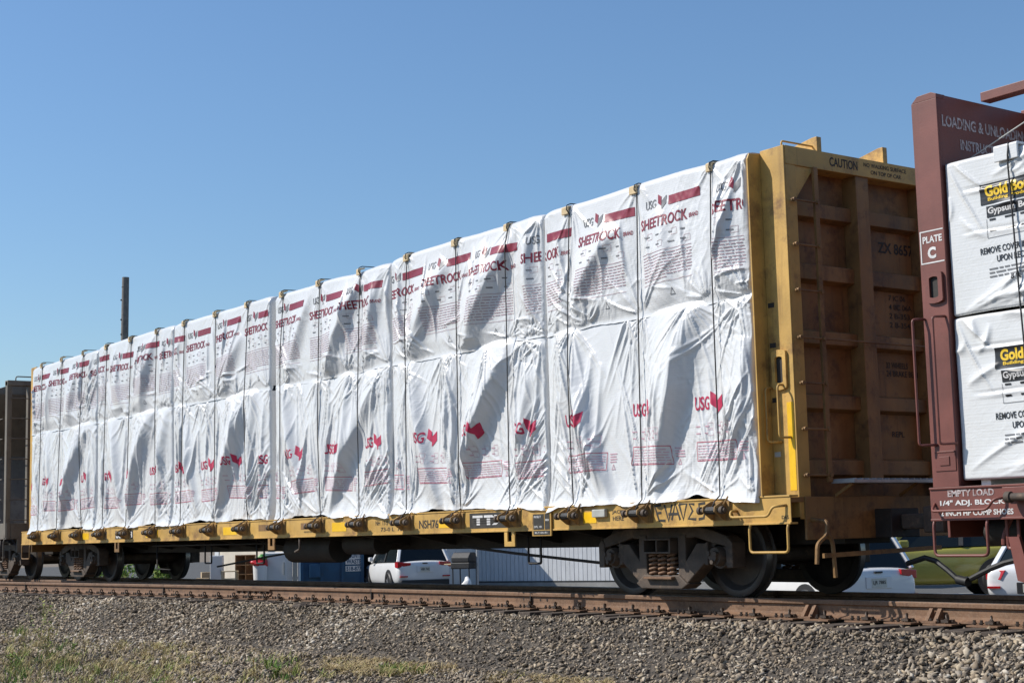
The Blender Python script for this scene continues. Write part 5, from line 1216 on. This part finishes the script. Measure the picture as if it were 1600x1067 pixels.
pb = local_thing('pale_building', 1560, 58, 'long pale sided building behind the parked cars at right', 'building', .1)
m = MB(); m.box(-7.5, 7.5, 0, 6, 0, 3.4); m.build('wall', SID, pb, local=True); m = MB(); m.prism([(-.4,3.401),(6.4,3.401),(3,4.3)], 0, -7.7, 7.7); m.build('roof', ROF, pb, local=True)
bd = None
for k in range(60):
    if bd is None: m = MB(); m.box(.01,.235,-.02,-.001,.2,3.38); bd = m.build('board', SID, pb, local=True); o = bd
    else: o = bd.copy(); COL.objects.link(o); o.parent = pb
    o.location = (-7.5+k*.25, 0, 0)
# bare pole rising over the load
x, y = at_depth(188, 62); pole = thing('utility_pole', (x, y, LOTZ), 'bare grey wooden pole rising above the load at left', 'pole')
m = MB(); pts = [(.18*(t**1.6)-.02*math.sin(3*t), .0, 13.2*t) for t in np.linspace(0, 1, 12)]; hz_ = .7428+(849-431)/FPX*62-LOTZ
m.tube([(a, b, c/13.2*hz_) for a, b, c in pts], [.185-.045*t for t in np.linspace(0, 1, 12)], 16); m.build('shaft', POL, pole, local=True, smooth=True)
m = MB(); m.cyl((.155,0,hz_-.42),(.155,0,hz_-.39),.150,16); m.build('band', DRK, pole, local=True)
for z, a in ((hz_-.95,-1.9),(hz_-1.75,-1.7),(hz_-2.35,-1.2),(hz_-2.7,-2.0)): m = MB(); m.box(.10+.1*math.cos(a)*.3-.05,.10+.05,-.165,-.13,z,z+.05); m.build('knot', DRK, pole, local=True)

# ================================================================== WEEDS AND DRY GRASS
GRS = tone_mat('grass blades', [(0, (.40, .30, .155)), (.35, (.50, .40, .20)), (.55, (.36, .33, .11)), (.75, (.17, .25, .045)), (1, (.09, .19, .03))], .8, 0)
def ground_at(u, v):
    z = -.75
    for _ in range(6):
        p = pix(u, v, 2, z); z = float(bed_z(np.array([p[0]]), np.array([p[1]]))[0])
    return p[0], p[1], z
def ground_many(u, v):
    z = np.full(len(u), -.75); D = FW+RT*((u-800)/FPX)[:, None]+UP*((533.5-v)/FPX)[:, None]
    for _ in range(6):
        P = CAM+D*((z-CAM[2])/D[:, 2])[:, None]; z = bed_z(P[:, 0], P[:, 1])
    return P[:, 0], P[:, 1], z
def blades(zones, seed):
    R = np.random.RandomState(seed); V, F, C = [], [], []
    for (u0, u1, v0, v1, cnt, hgt, green, lay) in zones:
        nc = max(6, cnt//26); cu, cv = R.uniform(-1, 1, nc), R.uniform(-1, 1, nc); ok = cu**2+cv**2 < 1.1; cu, cv = cu[ok], cv[ok]; ctone = R.normal(0, .22, len(cu)); ch = R.uniform(.5, 1.2, len(cu))
        w = R.randint(0, len(cu), cnt); lone = R.rand(cnt) < .2
        U_ = np.where(lone, R.uniform(-1, 1, cnt), cu[w]+R.normal(0, .055, cnt)*160/(u1-u0)); V_ = np.where(lone, R.uniform(-1, 1, cnt), cv[w]+R.normal(0, .07, cnt)*50/(v1-v0))
        uu, vv = (u0+u1)/2+U_*(u1-u0)/2, np.minimum((v0+v1)/2+V_*(v1-v0)/2, 1120); X, Y, Z = ground_many(uu, vv)
        for i in range(cnt):
            x, y, z = X[i], Y[i], Z[i]+.03; h = 1.2*hgt*R.uniform(.35, 1.15)*ch[w[i]]; an = R.uniform(0, 6.28); le = h*(lay+R.uniform(-.2, .5)); w_ = R.uniform(.0026, .0056)
            dx, dy = math.cos(an), math.sin(an); sx_, sy_ = -dy*w_, dx*w_; tone = min(1, max(0, green+ctone[w[i]]+R.normal(0, .1)))
            pts = [(x+dx*le*t*t, y+dy*le*t*t, z-.02+h*(t-.35*lay*t*t)) for t in (0, .4, .75, 1)]; k = len(V)
            for p, q in zip(pts, (1, .9, .55, .05)): V += [(p[0]-sx_*q, p[1]-sy_*q, p[2]), (p[0]+sx_*q, p[1]+sy_*q, p[2])]; C += [tone, tone]
            for j in range(3): F += [(k+2*j, k+2*j+1, k+2*j+3), (k+2*j, k+2*j+3, k+2*j+2)]
            if h > .13 and R.rand() < .12:              # nodding seed head
                p = pts[-1]; l = R.uniform(.03, .055); r = .006; k = len(V)
                for (t, rr) in ((0, .3), (.3, 1), (.7, 1), (1, .2)):
                    q = (p[0]+dx*l*t, p[1]+dy*l*t, p[2]-l*.5*t*t)
                    for m_ in range(4): V.append((q[0]-dy*r*rr*math.cos(m_*1.571), q[1]+dx*r*rr*math.cos(m_*1.571), q[2]+r*rr*math.sin(m_*1.571))); C.append(.42)
                for j in range(3):
                    for m_ in range(4): a0 = k+j*4+m_; a1 = k+j*4+(m_+1) % 4; F += [(a0, a1, a1+4), (a0, a1+4, a0+4)]
    return np.array(V), np.array(F), np.array(C)
V, F, C = blades([(-60,300,1005,1090,4200,.12,.36,.7),(-40,170,980,1050,1300,.12,.42,.6),(150,520,1015,1085,2400,.09,.20,1.0),(505,720,1020,1058,3400,.085,.06,1.3),(330,480,996,1014,900,.08,.08,1.2),
                  (760,960,1052,1075,1700,.07,.10,1.3),(590,660,1044,1058,420,.08,.88,.7),(20,130,930,1000,160,.20,.60,.3),(-20,110,990,1075,450,.15,.85,.4),(380,470,1030,1075,300,.14,.78,.5),(180,330,1000,1040,900,.09,.12,1.1)], 3)
gr_ = tri_mesh('dry_grass', V, F, GRS, C); tag(gr_, 'straw coloured and green grass in patches along the foot of the ballast', 'grass', kind='stuff')
def weed(u, v, h, n, green, seed, label, leaf=.03):
    R = np.random.RandomState(seed); x, y, z = ground_at(u, v); root = thing('weed_plant', (x, y, z-.01), label, 'weed', 'weeds at the foot of the ballast')
    st_ = MB(); V, F, C = [], [], []
    for s in range(n):
        an = R.uniform(0, 6.28); le = h*R.uniform(.1, .45); hh = h*R.uniform(.55, 1.05); P = [(math.cos(an)*le*t**1.5, math.sin(an)*le*t**1.5, hh*t) for t in np.linspace(0, 1, 7)]
        st_.tube(P, [.004-.003*t for t in np.linspace(0, 1, 7)], 4)
        for _ in range(int(10*hh/.3)):
            t = R.uniform(.15, 1)**.8; i = t*6; j = min(5, int(i)); f = i-j; p = np.array(P[j])*(1-f)+np.array(P[j+1])*f; a2 = R.uniform(0, 6.28); l = leaf*R.uniform(.6, 1.5); w_ = l*.28; d = np.array([math.cos(a2), math.sin(a2), R.uniform(-.1, .8)]); sd_ = np.array([-math.sin(a2), math.cos(a2), 0]); k = len(V)
            V += [p, p+d*l*.5+sd_*w_, p+d*l, p+d*l*.5-sd_*w_]; tn = np.clip(green+R.normal(0, .15), 0, 1); C += [tn]*4; F += [(k, k+1, k+2), (k, k+2, k+3)]
    st_.build('stem', DST, root, local=True); o = tri_mesh('leaves', np.array(V), np.array(F), GRS, np.array(C)); o.parent = root
DST = mat('weed stem', (.20, .17, .08), .8, var=.2, scale=9, bump=0)
weed(72, 1030, .85, 9, .60, 1, 'tall sparse yellow green weed at the left end of the ballast slope', .045); weed(115, 1018, .15, 12, .95, 2, 'small bushy dark green weed right of the tall sparse one', .04)
weed(432, 1062, .20, 10, .88, 3, 'leafy green weed on the gravel left of centre at the bottom edge', .045); weed(395, 1058, .30, 5, .35, 4, 'reddish straw weed beside the leafy green one at the bottom edge'); weed(18, 1050, .26, 8, .8, 5, 'yellow green weed in the bottom left corner', .05)
weed(255, 1042, .34, 7, .38, 7, 'straw weed clump with drooping stems left of the split wood scrap', .03); weed(630, 1052, .05, 22, .95, 6, 'low flat green weed in the dry straw patch', .022)
for u, v, l, an, lb in ((302,1024,.20,.5,'short pale split wood scrap lying on the gravel'),(198,1036,.26,-.3,'longer grey brown wood scrap left of the pale one'),(1040,1034,.22,.2,'thin dark wood sliver lying on the ballast right of centre')):
    x, y, z = ground_at(u, v); m = MB(); m.prism([(-l/2,0),(-l*.4,.03),(l*.1,.024),(l/2,.006),(l*.3,-.02),(-l*.3,-.026)], 2, 0, .022); o = m.build('wood_scrap', WOD if l == .20 else TIE, None, local=True, loc=(x,y,z+.03)); o.rotation_euler = (.1,.12,an); tag(o, lb, 'wood scrap')
# low shrubs on the far side, seen under the flatcar's left end
def shrub(u, depth, w_, h_, seed, label):
    x, y = at_depth(u, depth); R = np.random.RandomState(seed); root = thing('shrub', (x, y, LOTZ), label, 'shrub', 'shrubs across the track'); V, F, C = [], [], []
    st_ = MB()
    for s in range(9): an = R.uniform(0, 6.28); st_.tube([(0,0,0),(math.cos(an)*w_*.2,math.sin(an)*w_*.2,h_*.4),(math.cos(an)*w_*.4,math.sin(an)*w_*.4,h_*.75)], [.02,.014,.006], 5)
    for _ in range(1300):
        d = R.normal(size=3); d /= np.linalg.norm(d); r = R.uniform(.55, 1)**.5*(1+.2*math.sin(3*d[0]*5+seed)); p = np.array([d[0]*w_/2*r, d[1]*w_/2*r, h_*.5+d[2]*h_*.5*r])
        if p[2] < .02: p[2] = .02+R.rand()*.1
        a = R.normal(size=3); a /= np.linalg.norm(a); b = np.cross(a, R.normal(size=3)); b /= np.linalg.norm(b); l = R.uniform(.04, .09); k = len(V)
        V += [p-a*l, p+b*l*.5, p+a*l, p-b*l*.5]; C += [np.clip(.8+R.normal(0, .15), 0, 1)]*4; F += [(k,k+1,k+2),(k,k+2,k+3)]
    st_.build('stem', DST, root, local=True); o = tri_mesh('leaves', np.array(V), np.array(F), GRS, np.array(C)); o.parent = root
shrub(205, 58, 2.6, 1.05, 21, 'low wide green shrub seen under the left truck of the yellow flatcar'); shrub(258, 57, .9, 1.2, 22, 'narrow green shrub seen between the wheels of the left truck'); shrub(150, 60, 2.4, 1.0, 23, 'yellowish green shrub behind the left truck wheels')
